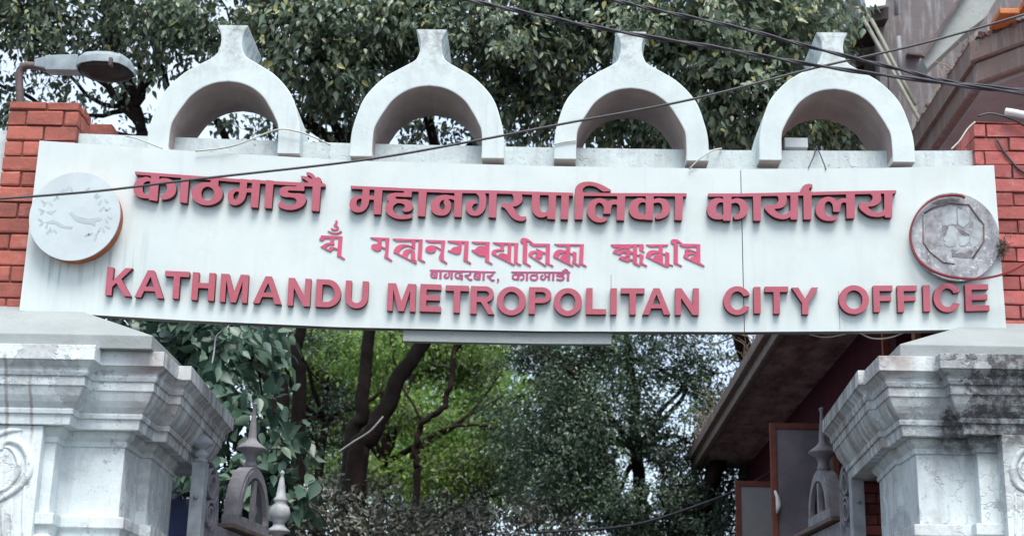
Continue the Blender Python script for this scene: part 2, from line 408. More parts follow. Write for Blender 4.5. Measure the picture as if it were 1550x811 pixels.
# lower strip let in under the middle of the board
m = MB(); xa, xb_ = P(611, 505, .06)[0], P(925, 508, .06)[0]
xs = np.linspace(xa, xb_, 12); vs = []
for x in xs: vs += [(x, .03, zb(x) - .085), (x, .03, zb(x) - .004), (x, .09, zb(x) - .004), (x, .09, zb(x) - .085)]
fs = []
for i in range(11):
    a, b = 4 * i, 4 * i + 4
    for k in range(4): fs.append((a + k, a + (k + 1) % 4, b + (k + 1) % 4, b + k))
fs += [(0, 1, 2, 3), (47, 46, 45, 44)]
m.add(vs, fs).build('lower_strip', M['cap'], sign)
# thin dark seams where short boards were patched
m = MB()
for px, y0, y1 in ((925, 415, 499), (1269, 440, 499)):
    a, b = P(px, y0, 0), P(px, y1, 0); MB().box(a[0] - .0016, a[0] + .0016, -.0015, .004, b[2], a[2]).build('seam', M['board_edge'], sign)

GL = [
('word','','2046 2596 -3 2 0 3 1 31 2 7 3 3 230 17 5 2 1 4 -2 30 -3 5 -2 0 -7 -6 -28 -11 -12 -3 -10 -2 -17 0 -24 3 -34 7 -18 6 -23 9 -25 14 -17 16 -15 20 -14 29 -10 24 -5 27 -1 27 4 33 7 25 11 19 14 15 16 13 19 10 26 10 33 9 23 4 39 3 38 0 3 1 1 3 -1 17 1 2 3 1 117 17 6 -1 3 -5 21 -251 1 -5 3 -3 25 -9 17 -3 18 2 19 6 15 8 13 14 9 15 5 18 1 23 -4 24 -7 20 -11 18 -13 16 -16 13 -16 8 -30 13 -4 3 0 6 11 41 2 5 3 2 32 2 28 -3 23 -4 22 -6 21 -9 19 -8 15 -9 14 -11 11 -10 11 -13 8 -12 7 -12 7 -18 4 -15 3 -17 1 -21 -1 -16 -5 -21 -7 -17 -10 -20 -11 -17 -13 -15 -14 -14 -19 -12 -23 -11 -26 -7 -32 -6 -27 -2 -28 2 -13 2 -25 9 -4 0 -2 -2 0 -3 2 -27 1 -5 3 -3 5 0 295 21 20 2 5 1 1 4 0 8 -25 352 2 2 4 2 104 13 5 -1 2 -6 28 -356 2 -8 3 -2 5 0 316 24 2 2 1 3 -1 18 -3 4 -11 7 -5 1 -33 -2 -21 1 -14 1 -29 4 -28 7 -25 9 -34 17 -19 12 -16 14 -22 23 -12 19 -8 15 -4 10 -5 18 -2 29 3 19 5 21 10 21 8 12 8 11 15 17 20 17 21 13 30 15 27 10 25 6 39 6 26 1 25 -1 33 -4 33 -8 30 -11 27 -15 19 -12 14 -12 9 -7 15 -16 14 -22 10 -21 6 -22 2 -23 -2 -21 -6 -24 -12 -25 -15 -20 -14 -16 -16 -13 -3 -5 5 -70 2 -4 5 -1 107 8 15 5 188 12 4 0 2 2 0 6 -6 54 -5 32 -1 5 -4 0 -13 -6 -12 -2 -46 -4 -6 1 -37 22 -17 12 -16 18 -12 24 -9 25 -4 26 0 19 4 36 5 18 8 15 12 15 15 12 14 8 15 6 14 4 19 1 22 -2 23 -5 20 -7 16 -8 18 -12 20 -15 18 -20 13 -18 7 -14 5 -15 17 -58 2 -16 2 -5 5 -1 62 3 4 3 1 5 -14 204 0 6 2 3 5 1 99 8 6 -1 3 -5 29 -352 1 -5 2 -2 10 -1 69 5 4 1 2 3 -24 348 0 7 2 3 4 1 97 8 6 -1 3 -5 28 -347 1 -6 2 -3 3 -1 8 0 333 20 3 3 1 6 -2 3 -3 1 -112 -6 -35 1 -32 5 -26 7 -16 7 -8 6 -14 14 -7 9 -4 29 -1 16 2 13 7 25 1 3 3 3 37 18 21 6 25 3 54 1 21 1 55 10 7 4 26 31 0 6 -4 37 -3 4 -13 11 -11 8 -11 5 -25 5 -26 3 -19 0 -13 -2 -14 -4 -14 -5 -24 -11 -19 -12 -40 -32 -4 0 -4 3 -17 22 -10 15 -11 32 0 3 1 3 47 28 25 11 43 11 20 4 24 2 26 1 25 -1 24 -4 27 -5 25 -7 24 -9 22 -10 23 -12 15 -11 14 -12 14 -17 11 -15 8 -16 6 -16 3 -18 1 -15 -2 -9 -3 -9 -15 -31 -28 -19 -16 -8 -13 -4 -25 -4 -72 0 -48 -3 -22 -3 -16 -4 -14 -8 -8 -7 0 -3 3 -3 12 -11 6 -2 227 8 3 -2 1 -4 3 -57 1 -6 2 -2 5 -1 32 2 80 2 3 2 1 4 -19 358 2 3 6 1 105 5 3 -2 1 -5 25 -358 2 -3 4 -1 54 -1 4 -2 1 -4 0 -34 -2 -6 -4 -1 -14 -1 -41 -6 -4 -1 -2 -2 1 -4 9 -17 2 -12 -1 -9 -3 -17 -2 -4 -3 -3 -31 -23 -5 -3 -5 1 -30 11 -5 0 -4 -4 -19 -31 -6 -7 -11 -9 -19 -12 -18 -10 -17 -6 -15 -3 -30 0 -4 1 -1 6 4 30 6 4 39 14 15 9 9 9 8 12 11 18 1 4 -1 2 -5 -2 -25 -14 -42 -21 -16 -7 -15 -5 -17 -3 -24 0 -29 2 -3 2 -1 3 3 15 3 5 48 22 22 13 42 37 1 3 -1 1 -8 1 -117 -5 -390 -20 -6 -1 -5 -5 -5 -2 -102 -8 -6 1 -5 6 -7 1 -72 -5 -13 -5 -105 -8 -5 0 -6 5 -4 1 -63 -4 -15 -4 -88 -8 -4 0 -6 4 -4 1 -176 -10 -4 -1 -7 -4 -7 -1|2235 2742 11 0 17 4 10 4 3 4 -17 174 -2 6 -8 3 -23 3 -20 0 -10 -3 -9 -5 -12 -11 -10 -13 -7 -42 -2 -26 2 -18 3 -14 6 -16 7 -14 9 -11 10 -9 12 -6 15 -6|3745 2765 64 4 6 3 0 7 -5 70 0 4 -2 2 -7 1 -58 -4 -5 -1 -2 -2 -1 -8 4 -69 1 -5|3136 2825 15 -1 11 2 40 21 9 6 12 14 10 18 6 18 3 19 -1 18 -3 20 -8 22 -10 16 -15 15 -14 10 -20 9 -18 3 -19 0 -18 -4 -18 -8 -15 -12 -13 -14 -10 -16 -8 -21 -3 -18 0 -24 3 -16 7 -22 10 -16 13 -14 16 -13 20 -9|3587 2898 22 1 4 1 2 2 1 6 -4 42 -7 20 -15 38 -4 4 -18 9 -8 2 -5 -4 -16 -16 -3 -4 -2 -7 -3 -41 3 -6 26 -38 6 -4'),
('word','','5308 2811 -2 2 0 3 2 32 1 4 3 3 173 8 4 2 1 4 -9 92 -2 6 -4 0 -18 -5 -24 -2 -32 -1 -21 2 -30 22 -15 12 -14 13 -11 17 -9 19 -7 21 -5 20 -1 19 3 20 5 18 8 18 10 15 14 14 17 10 21 7 26 5 26 2 22 -1 22 -5 23 -8 23 -12 17 -13 17 -17 14 -21 16 -29 16 -62 0 -12 1 -7 2 -4 3 -1 6 0 57 2 3 2 1 7 -9 201 2 5 6 2 99 5 4 -1 2 -3 24 -351 1 -8 2 -3 7 -1 299 13 14 2 3 4 0 16 -1 5 -3 1 -66 -2 -47 0 -31 2 -30 5 -22 6 -22 8 -12 9 -9 10 -15 20 -1 4 0 4 5 43 3 5 21 14 2 2 0 3 -4 4 -31 29 -12 15 -4 10 -4 10 -6 37 1 6 14 37 12 22 20 21 30 22 21 12 19 10 20 8 21 7 24 7 24 4 46 4 34 -1 55 -5 25 -5 40 -11 2 -2 1 -5 0 -44 -1 -6 -2 -1 -4 0 -41 10 -40 7 -22 4 -21 2 -22 0 -27 -2 -21 -5 -17 -6 -18 -10 -29 -18 -23 -53 -1 -6 0 -5 12 -40 4 -6 23 -19 14 -10 14 -6 17 -3 22 1 23 4 17 7 28 15 3 2 2 5 0 28 -1 6 -4 4 -30 19 -2 3 -1 2 7 14 7 10 15 11 7 3 37 -1 22 -2 15 -5 18 -10 22 -15 3 -4 14 -43 0 -8 -13 -35 -5 -9 -5 -7 -12 -12 -12 -10 -15 -9 -14 -8 -20 -7 -19 -4 -14 -1 -42 1 -79 -6 -6 -3 -11 -10 -4 -5 0 -3 3 -3 11 -8 7 -3 223 9 2 -2 1 -5 4 -74 1 -3 3 -2 94 3 4 2 2 3 -17 349 0 12 2 2 7 1 98 5 5 -2 2 -5 24 -355 2 -5 3 -1 204 7 8 1 11 3 168 2 18 1 4 1 2 5 0 33 -1 6 -3 2 -113 -19 -28 -1 -29 2 -31 4 -25 6 -26 12 -26 16 -27 22 -19 19 -14 19 -11 20 -6 23 -2 27 2 24 6 29 5 15 6 12 8 11 8 9 12 11 15 10 14 7 21 8 17 4 20 3 22 1 20 0 19 -2 15 -3 15 -5 15 -6 13 -8 12 -10 13 -13 10 -13 8 -15 5 -14 5 -16 3 -18 1 -21 -1 -20 -2 -17 -4 -17 -6 -13 -5 -8 -7 -8 -16 -12 -2 -4 4 -3 19 -4 11 0 12 2 16 5 25 10 3 3 2 3 -4 211 0 31 2 2 7 1 96 5 4 -1 2 -2 1 -8 11 -332 1 -15 3 -4 4 -1 197 3 6 3 21 20 9 9 6 10 8 20 4 20 3 33 -1 30 -4 32 -5 26 -16 47 -5 6 -31 16 -6 2 -5 -2 -26 -15 -4 -4 -1 -5 -8 -43 2 -5 19 -29 3 -4 3 -3 41 -12 3 -2 2 -2 0 -6 -4 -25 -4 -3 -16 -7 -10 -3 -12 -1 -29 0 -25 4 -17 7 -15 10 -26 21 -10 25 -5 16 -1 12 1 17 3 18 4 15 6 14 6 11 8 12 11 13 11 11 11 8 22 12 15 5 15 3 34 4 21 -2 19 -3 18 -6 17 -9 21 -14 17 -17 12 -14 13 -19 14 -25 9 -29 6 -35 3 -42 0 -35 -3 -37 -6 -25 -11 -22 -1 -3 1 -2 4 -1 47 1 9 2 1 2 1 4 -11 350 2 2 5 2 101 5 4 0 2 -2 2 -14 9 -326 1 -16 1 -4 3 -2 9 0 210 6 8 1 5 4 10 21 7 16 3 13 1 12 -2 10 -4 24 -3 6 -33 33 -6 4 -59 -4 -22 -3 -41 -7 -6 1 -11 10 -4 5 1 45 1 3 4 2 26 7 13 5 9 5 8 8 14 16 49 71 13 18 27 28 23 19 20 13 28 11 27 7 32 4 18 0 21 -3 14 -4 10 -6 18 -18 3 -4 5 -29 -1 -7 -1 -1 -3 -1 -22 4 -32 1 -27 -1 -6 -3 -26 -21 -15 -16 -37 -56 -34 -47 -1 -4 1 -2 3 -1 24 -1 13 -3 13 -4 16 -8 19 -11 16 -12 17 -16 8 -10 7 -10 4 -10 3 -13 1 -15 -2 -33 -4 -16 -5 -17 1 -3 1 -1 7 -1 64 2 24 3 52 1 5 2 2 6 -4 100 0 58 3 32 7 51 2 7 23 35 10 12 12 10 17 11 35 18 38 3 18 -1 15 -4 16 -5 31 -14 5 -1 2 2 1 3 0 33 1 3 2 2 110 9 4 0 2 -2 1 -7 13 -344 2 -8 5 -1 67 1 4 1 2 4 -12 332 0 17 2 2 7 1 99 5 3 -1 2 -2 2 -10 10 -341 2 -3 4 -2 53 2 4 -2 1 -5 0 -34 -3 -3 -7 -1 -1203 -36 -699 -11 -23 -3 -507 -16|5597 2869 65 2 5 2 1 5 -3 70 -1 11 -2 4 -7 1 -50 -3 -8 -1 -4 -2 -1 -3 0 -8 2 -71 1 -4|8176 2950 123 3 4 1 2 3 2 128 -2 56 -3 16 -10 33 -3 5 -6 3 -41 16 -9 -1 -37 -11 -5 -3 -3 -4 -10 -24 -6 -18 -2 -11 -1 -26 -1 -57 3 -102 2 -5|5448 3005 8 0 13 1 4 2 1 2 0 17 -6 48 -3 16 -8 28 -3 4 -17 12 -7 3 -5 -4 -21 -20 -3 -5 -6 -29 0 -18 2 -10 4 -10 6 -11 7 -10 6 -6 8 -4 10 -4|6730 3022 3 0 0 4 -18 29 -2 6 19 47 3 14 -1 13 -8 25 -2 5 -23 14 -6 1 -4 -2 -18 -17 -5 -6 -4 -8 -5 -14 -4 -16 -1 -17 2 -13 2 -9 5 -10 17 -27 6 -3|8892 2749 -37 3 -32 6 -29 9 -26 12 -21 14 -16 17 -13 19 -11 23 -5 27 -3 32 1 400 1 5 2 3 109 1 5 -1 2 -3 2 -8 7 -190 7 -122 2 -25 2 -3 3 -2 79 -1 396 3 21 1 5 2 1 5 -2 40 -1 5 -3 2 -43 -3 -18 1 -15 3 -12 3 -14 5 -13 7 -18 13 -5 1 -3 -2 -16 -17 -9 -7 -18 -10 -19 -8 -20 -6 -22 -3 -28 -1 -15 1 -22 4 -25 7 -16 6 -19 8 -16 10 -14 11 -12 12 -11 15 -13 23 -9 25 -6 29 -4 31 2 24 3 19 7 21 11 21 16 24 17 19 18 15 23 16 20 10 23 8 25 4 29 3 23 0 22 -3 24 -6 13 -5 11 -9 15 -13 8 -34 -1 -4 -5 0 -106 8 -5 -2 -31 -18 -9 -7 -7 -9 -9 -18 -7 -26 -4 -33 1 -31 3 -27 5 -17 6 -11 14 -21 2 -3 4 -2 30 -8 6 0 35 21 5 5 15 35 5 20 0 26 -9 56 1 4 5 2 95 0 6 -1 2 -2 1 -4 6 -48 4 -26 9 -36 5 -16 7 -4 15 -4 9 -2 18 1 23 5 2 3 0 7 -6 200 0 19 2 3 4 0 108 5 4 -3 1 -7 11 -339 1 -12 1 -4 3 -1 5 0 297 1 4 3 0 5 0 44 -1 4 -1 2 -4 -3 -6 -12 -4 -3 -25 -8 -16 -5 -12 -1 -21 -1 -15 1 -26 5 -23 9 -28 17 -24 20 -14 15 -12 18 -9 22 -6 19 -4 22 -2 24 2 23 5 22 6 16 7 13 11 16 12 13 15 12 14 10 14 7 20 7 30 8 28 4 23 2 57 -1 3 1 5 4 4 1 105 5 5 -2 1 -5 4 -227 1 -15 2 -4 32 -8 23 -4 15 1 23 4 4 2 10 10 10 13 5 11 5 19 3 24 0 12 -2 14 -6 21 -11 20 -13 13 -23 20 -44 6 -3 1 -2 2 -1 6 1 34 4 5 15 11 40 -1 22 -4 26 -8 20 -8 16 -8 18 -11 13 -11 11 -11 12 -15 12 -17 10 -18 5 -13 3 -14 2 -14 -1 -18 -5 -18 -6 -17 -8 -18 -11 -20 -12 -18 -14 -15 -13 -12 -17 -10 -21 -7 -32 -6 -25 -3 -22 0 -24 3 -13 4 -26 10 -3 0 -3 -1 0 -5 0 -33 2 -5 3 -1 5 -1 305 1 8 1 1 2 1 4 -6 347 2 2 3 1 87 2 18 0 3 -1 2 -3 11 -350 2 -3 3 -1 44 0 5 -2 2 -5 0 -33 -1 -4 -2 -3 -194 -1 -940 -2 -411 -4 -5 -1 -4 -2 -14 -15 -3 -5 0 -5 3 -28 2 -7 25 -23 15 -10 22 -8 28 -4 24 0 27 4 23 5 26 9 24 13 50 34 35 22 5 2 8 1 101 -5 5 -2 3 -5 2 -11 -2 -3 -3 -3 -51 -29 -63 -34 -31 -15 -29 -12 -45 -15 -45 -11 -44 -5|9724 3060 9 0 34 4 4 2 2 4 -2 171 -1 5 -5 2 -22 2 -16 -1 -14 -4 -21 -10 -4 -4 -16 -26 -6 -11 -3 -14 -4 -28 1 -23 5 -16 13 -29 5 -5 18 -11 12 -6'),
('word','','12243 2782 -24 3 -25 7 -23 11 -15 12 -11 12 -9 16 -5 13 -3 13 -5 34 -3 3 -5 1 -429 11 -480 10 -482 0 -3 3 -1 6 2 33 1 3 3 3 214 0 3 2 2 3 1 26 -1 5 -2 2 -8 -5 -29 -10 -14 -3 -19 -1 -29 2 -22 5 -21 8 -19 10 -17 13 -16 17 -15 19 -13 23 -9 23 -6 25 -3 27 1 24 5 25 5 15 6 14 8 12 9 11 13 12 16 12 18 10 17 7 31 8 39 3 25 0 50 -4 2 2 1 2 2 16 1 3 4 1 106 -1 2 -2 1 -4 6 -235 1 -12 2 -3 3 -2 34 -9 18 -3 17 2 11 3 10 5 20 18 3 4 8 32 3 16 1 14 -2 20 -5 17 -8 14 -13 17 -11 10 -12 8 -10 5 -12 2 -22 3 -5 2 -1 5 2 19 4 8 5 8 15 15 5 3 45 -2 14 -2 23 -7 31 -14 15 -9 13 -10 13 -13 11 -12 9 -14 8 -14 6 -15 4 -12 3 -16 1 -14 -1 -15 -2 -17 -4 -17 -6 -16 -13 -24 -19 -25 -21 -19 -19 -13 -19 -8 -20 -5 -24 -4 -24 -2 -19 1 -16 3 -14 4 -27 11 -4 1 -2 -2 -1 -3 2 -36 2 -2 5 -1 118 0 194 -4 4 2 1 6 6 356 3 3 4 1 104 0 3 -3 1 -5 -2 -268 0 -87 2 -6 3 -2 14 -1 221 -5 4 1 4 3 14 20 5 14 1 16 -5 28 -2 5 -23 25 -11 10 -10 7 -12 6 -14 4 -17 2 -15 1 -26 0 -52 -9 -3 1 -3 3 -16 31 -1 8 3 17 4 10 12 17 14 17 15 16 23 21 20 16 22 15 23 14 22 10 25 9 22 7 26 5 25 3 25 1 29 -3 22 -4 13 -4 13 -7 23 -14 5 -2 2 1 2 2 3 30 2 4 2 1 19 1 84 -2 3 -3 1 -6 1 -347 1 -3 4 -2 67 -1 4 1 2 2 2 7 4 340 0 8 3 3 4 1 108 0 4 -2 1 -6 0 -349 1 -5 1 -2 5 -2 23 0 484 -12 5 1 2 5 1 46 0 4 -2 3 -4 1 -19 -2 -21 0 -25 5 -16 6 -15 7 -38 25 -5 -2 -19 -24 -12 -11 -21 -13 -24 -9 -26 -5 -28 -2 -23 3 -24 6 -21 9 -16 8 -16 10 -17 14 -15 14 -14 17 -11 14 -10 18 -10 25 -7 26 -3 24 0 27 5 23 9 23 12 20 15 19 20 18 20 14 25 13 26 10 25 6 28 3 42 1 28 -1 17 -3 14 -4 8 -3 8 -6 10 -12 9 -12 14 -31 2 -6 -2 -2 -4 0 -39 10 -45 8 -25 1 -15 -3 -16 -7 -13 -9 -12 -12 -12 -18 -10 -24 -6 -32 -3 -35 1 -23 3 -17 8 -18 11 -20 4 -3 28 -15 6 -1 21 9 10 6 8 6 8 10 11 17 6 18 4 31 1 59 2 3 5 2 90 0 6 -1 3 -6 3 -45 3 -25 6 -20 12 -31 4 -4 12 -7 11 -4 17 1 22 6 2 3 2 9 5 215 1 6 2 2 4 1 113 -5 4 -2 1 -6 -2 -264 0 -80 2 -7 2 -2 5 0 222 -5 5 1 3 2 29 29 3 4 0 6 -3 36 -2 9 -22 27 -10 9 -12 8 -18 6 -23 3 -43 1 -21 -2 -34 -7 -6 1 -8 17 -5 16 -2 13 1 12 2 11 5 11 10 13 12 14 12 12 21 19 25 19 21 14 18 11 19 9 15 6 22 7 32 6 34 4 22 1 33 0 35 -4 17 -5 27 -10 4 -1 3 1 1 2 8 23 4 3 98 0 3 -2 1 -5 5 -352 2 -3 4 -2 45 -1 5 -1 2 -5 2 -30 -1 -7 -2 -2 -6 -1 -785 14 -484 11 -30 -8 -6 -3 -3 -6 -7 -31 3 -6 16 -12 5 -1 24 2 5 -2 1 -6 -1 -35 -4 -4 -24 -9 -12 -2|13364 2930 17 0 3 2 1 4 0 216 -1 9 -43 47 -5 3 -24 5 -24 4 -11 0 -15 -2 -28 -7 -15 -7 -11 -5 -18 -12 -23 -20 -10 -10 -16 -20 -2 -4 0 -2 6 -2 63 -9 31 -8 21 -8 16 -8 16 -10 15 -12 12 -13 9 -15 6 -13 4 -16 1 -22 -1 -19 -4 -20 -6 -19 0 -4 2 -1 5 -1|11942 2959 19 0 3 2 1 4 0 207 -1 9 -24 30 -14 14 -20 13 -22 8 -23 4 -21 -2 -26 -7 -27 -13 -20 -14 -20 -17 -9 -11 -12 -18 -2 -4 0 -3 2 -1 4 -1 58 -5 28 -6 15 -5 15 -7 14 -8 14 -11 14 -16 10 -15 7 -15 4 -17 2 -23 0 -23 -3 -18 -6 -24 0 -3 2 -2 3 -1|10900 3061 9 0 32 2 3 1 2 4 3 177 -1 6 -5 2 -22 4 -16 0 -13 -2 -10 -4 -15 -10 -12 -12 -6 -12 -5 -18 -4 -25 0 -21 3 -22 6 -21 9 -17 9 -10 10 -9'),
('script','','5095 3327 -8 4 -11 7 -1 1 2 2 10 15 1 4 -9 9 -13 11 -11 13 -4 7 0 6 3 7 3 3 3 4 11 5 20 9 12 6 4 5 0 5 -3 3 -6 4 -13 5 -6 2 -8 1 -9 -1 -12 -2 -10 -3 -3 -3 -6 -12 -1 -1 -1 0 -17 10 -1 2 4 10 4 7 6 6 8 4 11 3 21 4 11 0 12 -2 8 -3 10 -4 10 -6 9 -8 5 -8 1 -8 0 -9 -3 -7 -5 -8 -7 -6 -4 -3 -30 -13 -2 -2 2 -3 19 -17 5 -6 3 -5 3 -7 0 -8 -3 -8 -4 -7 -8 -13|4961 3484 3 14 2 4 31 19 16 8 9 4 16 4 19 2 9 1 30 0 20 -2 16 -3 8 -3 10 -5 9 -7 18 -15 0 -1 -3 -4 -12 -13 -2 -1 -5 2 -25 19 -11 5 -14 5 -13 2 -8 1 -20 0 -26 -4 -28 -8 -15 -6 -32 -18|4860 3563 -3 9 -1 6 1 1 16 6 3 2 -2 1 -12 1 -10 3 -11 6 -6 7 -3 8 0 3 1 4 4 6 8 7 13 5 11 2 8 0 8 -2 13 -4 5 -4 5 -4 2 -4 2 -5 0 -4 -1 -4 -5 -9 1 -1 23 9 67 -1 2 1 4 21 2 21 -3 8 -8 12 -42 4 -13 3 -9 3 -15 8 -28 22 -12 8 -9 4 -15 5 -1 1 0 1 72 42 42 24 15 5 24 6 5 0 6 3 1 0 1 -1 5 -10 2 -2 1 -4 6 -11 2 -2 16 -6 7 -2 8 -1 19 2 25 5 1 1 0 3 -8 90 1 3 57 23 46 28 3 0 16 -11 1 -1 -2 -2 -55 -41 -2 -4 18 -268 1 -17 0 -6 -13 -1 -297 -12|5101 3604 20 0 2 1 0 1 -12 146 -1 5 -3 0 -17 -8 -20 -9 -11 -3 -15 -3 -15 0 -39 6 -18 29 -2 2 -46 -20 0 -1 0 -2 32 -27 14 -9 10 -4 10 -2 17 -2 18 0 19 1 18 0 2 -1 0 -4 -6 -42 -3 -23 0 -13 3 -15 2 -2'),
('script','','5604 3588 -1 2 5 3 24 15 17 9 14 5 28 7 12 5 8 5 13 11 -1 5 -11 31 -2 3 -8 1 -36 1 -17 2 -11 5 -16 12 0 3 0 27 22 26 11 11 12 7 17 7 36 11 5 -2 44 -20 1 -3 5 -27 1 -2 6 1 51 20 2 2 0 2 0 27 -21 87 0 3 46 24 58 37 2 0 2 -1 16 -10 1 -2 -1 -2 -58 -44 -4 -4 -1 -2 16 -257 1 -6 2 -17 1 -5 -1 -1 -12 -1|5815 3627 18 0 1 0 1 2 0 114 0 3 -2 1 -52 -24 -5 -3 -1 -2 4 -82 1 -7 3 -1'),
('script','','5943 3608 0 2 1 1 25 19 13 8 12 6 18 4 28 3 45 -1 33 0 114 0 3 1 0 2 -4 65 -1 4 -29 -11 -31 -9 -30 -5 -14 -1 -16 -1 -19 1 -21 4 -13 3 -24 8 -22 12 -13 9 -10 10 -11 16 -18 31 -1 6 2 28 1 2 2 0 14 1 7 2 313 164 2 1 2 0 9 -13 1 -2 -1 -1 -131 -70 -4 -2 0 -2 -2 -18 1 -17 2 -14 5 -13 10 -16 7 -8 9 -5 14 -6 1 2 0 6 -4 91 0 10 2 1 74 39 3 0 13 -7 0 -1 -1 -1 -18 -15 -3 -4 -8 -121 -22 -19 -15 -11 -13 -6 -15 -3 -17 -1 -14 2 -14 2 -15 4 -42 20 -4 2 -22 59 -2 2 -55 -29 -1 -2 0 -1 29 -42 10 -12 14 -12 17 -13 14 -8 16 -7 21 -6 8 -1 13 0 16 2 20 6 14 5 15 7 41 23 7 4 1 -2 1 -13 2 -103 0 -10 2 -1 8 0 98 6 1 0 1 -2 2 -21 0 -2 -2 -1 -19 -1'),
('script','','6342 3640 -2 2 -1 4 -19 268 3 3 46 29 53 27 3 0 12 -12 2 -3 -1 -1 -51 -35 -4 -4 -1 -1 16 -275 -1 -2 -2 0'),
('script','','6438 3628 -1 1 2 2 19 15 11 8 8 4 15 6 16 4 18 2 43 2 86 -2 17 0 3 1 1 5 6 73 1 14 -1 3 -2 -1 -42 -27 -10 -5 -15 -7 -16 -4 -14 -3 -60 -6 -4 2 -21 2 -18 5 -13 7 -12 8 -10 13 -5 8 -2 12 0 6 2 8 4 9 5 7 8 9 11 7 9 4 12 5 15 3 16 1 21 -2 11 -3 11 -4 16 -8 12 -12 5 -7 2 -5 3 -6 1 -7 -1 -12 -2 -7 -6 -10 0 -1 0 -1 12 3 17 7 16 10 39 26 2 0 3 -1 0 7 -1 9 -2 5 -4 9 -14 21 -6 10 -7 19 -3 13 0 9 1 8 4 11 9 20 2 2 2 2 92 55 3 0 15 -10 1 -1 -2 -3 -47 -42 -4 -5 -1 -2 0 -80 2 -46 3 -34 13 -96 2 -29 0 -2 -2 -1 -10 -1'),
('script','','6773 3638 -1 1 1 1 14 15 8 7 10 4 17 4 31 4 19 3 55 12 3 2 5 37 -2 2 -27 3 -19 3 -46 14 -2 1 -13 32 -2 2 -42 -5 -1 1 -1 1 0 13 1 2 1 1 97 39 15 5 14 3 9 1 13 -1 28 -5 3 -2 16 -24 3 -8 3 -11 3 -22 2 -21 3 -57 1 -16 1 -1 6 -1 32 -1 2 0 0 12 -20 246 2 2 45 26 59 31 3 0 1 -1 11 -12 0 -3 -52 -37 -2 -2 0 -2 14 -258 1 -8 0 -23 -2 -1 -8 0'),
('script','','7138 3653 -1 1 1 1 10 8 13 9 7 4 13 5 26 6 20 3 21 1 55 0 36 -1 13 0 3 1 0 35 -1 3 -4 0 -35 -7 -17 -2 -9 0 -14 1 -22 5 -17 6 -13 7 -10 9 -23 26 -5 1 -39 3 -3 2 -6 6 -1 2 34 28 23 16 32 20 24 13 21 7 16 3 9 0 28 0 21 0 1 3 -5 66 1 3 102 54 3 0 6 -5 5 -5 -1 -3 -53 -39 -1 -3 4 -160 3 -86 1 -13 4 -24 0 -3 -19 -1'),
('script','','7458 3663 0 1 0 1 19 14 12 8 11 5 20 7 49 11 3 3 11 18 2 5 -9 26 -2 3 -4 0 -40 2 -20 3 -21 5 -29 10 -20 35 10 27 327 168 2 -1 14 -9 1 -2 -1 -1 -58 -37 -3 -2 0 -3 10 -260 1 -2 2 0 39 0 1 2 0 5 -5 246 0 14 2 1 38 27 60 24 3 0 10 -12 1 -2 -2 -2 -58 -32 -2 -3 12 -254 0 -12 3 -20 -1 -3 -7 -1|7641 3697 46 0 2 0 1 1 -9 146 -2 5 -1 0 -6 -1 -30 -10 -22 -5 -12 -2 -13 -1 -10 1 -10 3 -13 5 -10 5 -6 4 -9 15 -2 1 -4 -2 -30 -21 -1 -3 1 -23 16 -10 6 -3 7 -2 23 -3 24 -1 51 -1 6 -1 0 -6 -8 -33 -1 -16 3 -14 11 -26'),
('script','','7920 3598 -7 2 -8 2 -7 4 -7 5 -5 6 -4 6 -2 7 -2 8 1 9 2 6 3 7 4 6 5 4 7 5 8 4 10 3 1 2 -9 282 1 4 57 31 55 31 2 0 4 -3 10 -11 -3 -2 -59 -37 -2 -3 10 -298 -1 -2 -1 -1 -21 -4 -3 -1 8 -10 4 -9 4 -1 8 1 8 1 14 5 42 19 0 1 -1 1 -29 8 -3 1 1 1 51 28 15 6 10 2 33 1 61 0 76 -2 2 0 1 2 0 5 -2 79 -1 10 -1 1 -6 -2 -131 -59 -3 0 -5 2 -1 1 0 1 33 33 1 3 -3 0 -39 -8 -18 -1 -18 2 -39 8 -4 3 -28 32 0 5 3 19 1 2 18 15 17 12 103 68 108 69 8 4 15 -9 1 -2 -1 -2 -224 -149 -2 -2 15 -22 9 -8 5 -2 8 -3 27 -5 27 22 2 3 -2 2 -34 16 -2 2 1 2 12 18 11 11 5 4 6 3 13 4 31 6 1 -1 16 -16 8 -10 5 -18 5 -40 3 -1 36 6 1 -1 5 -4 0 2 0 12 -4 121 1 12 4 2 41 19 63 32 1 0 3 -1 9 -12 1 -1 -1 -2 -56 -28 -2 -3 4 -263 1 -5 0 -28 -1 -2 -17 -1 -226 -4 -3 -2 -24 -21 -14 -12 -30 -22 -20 -13 -14 -7 -14 -3 -32 -5'),
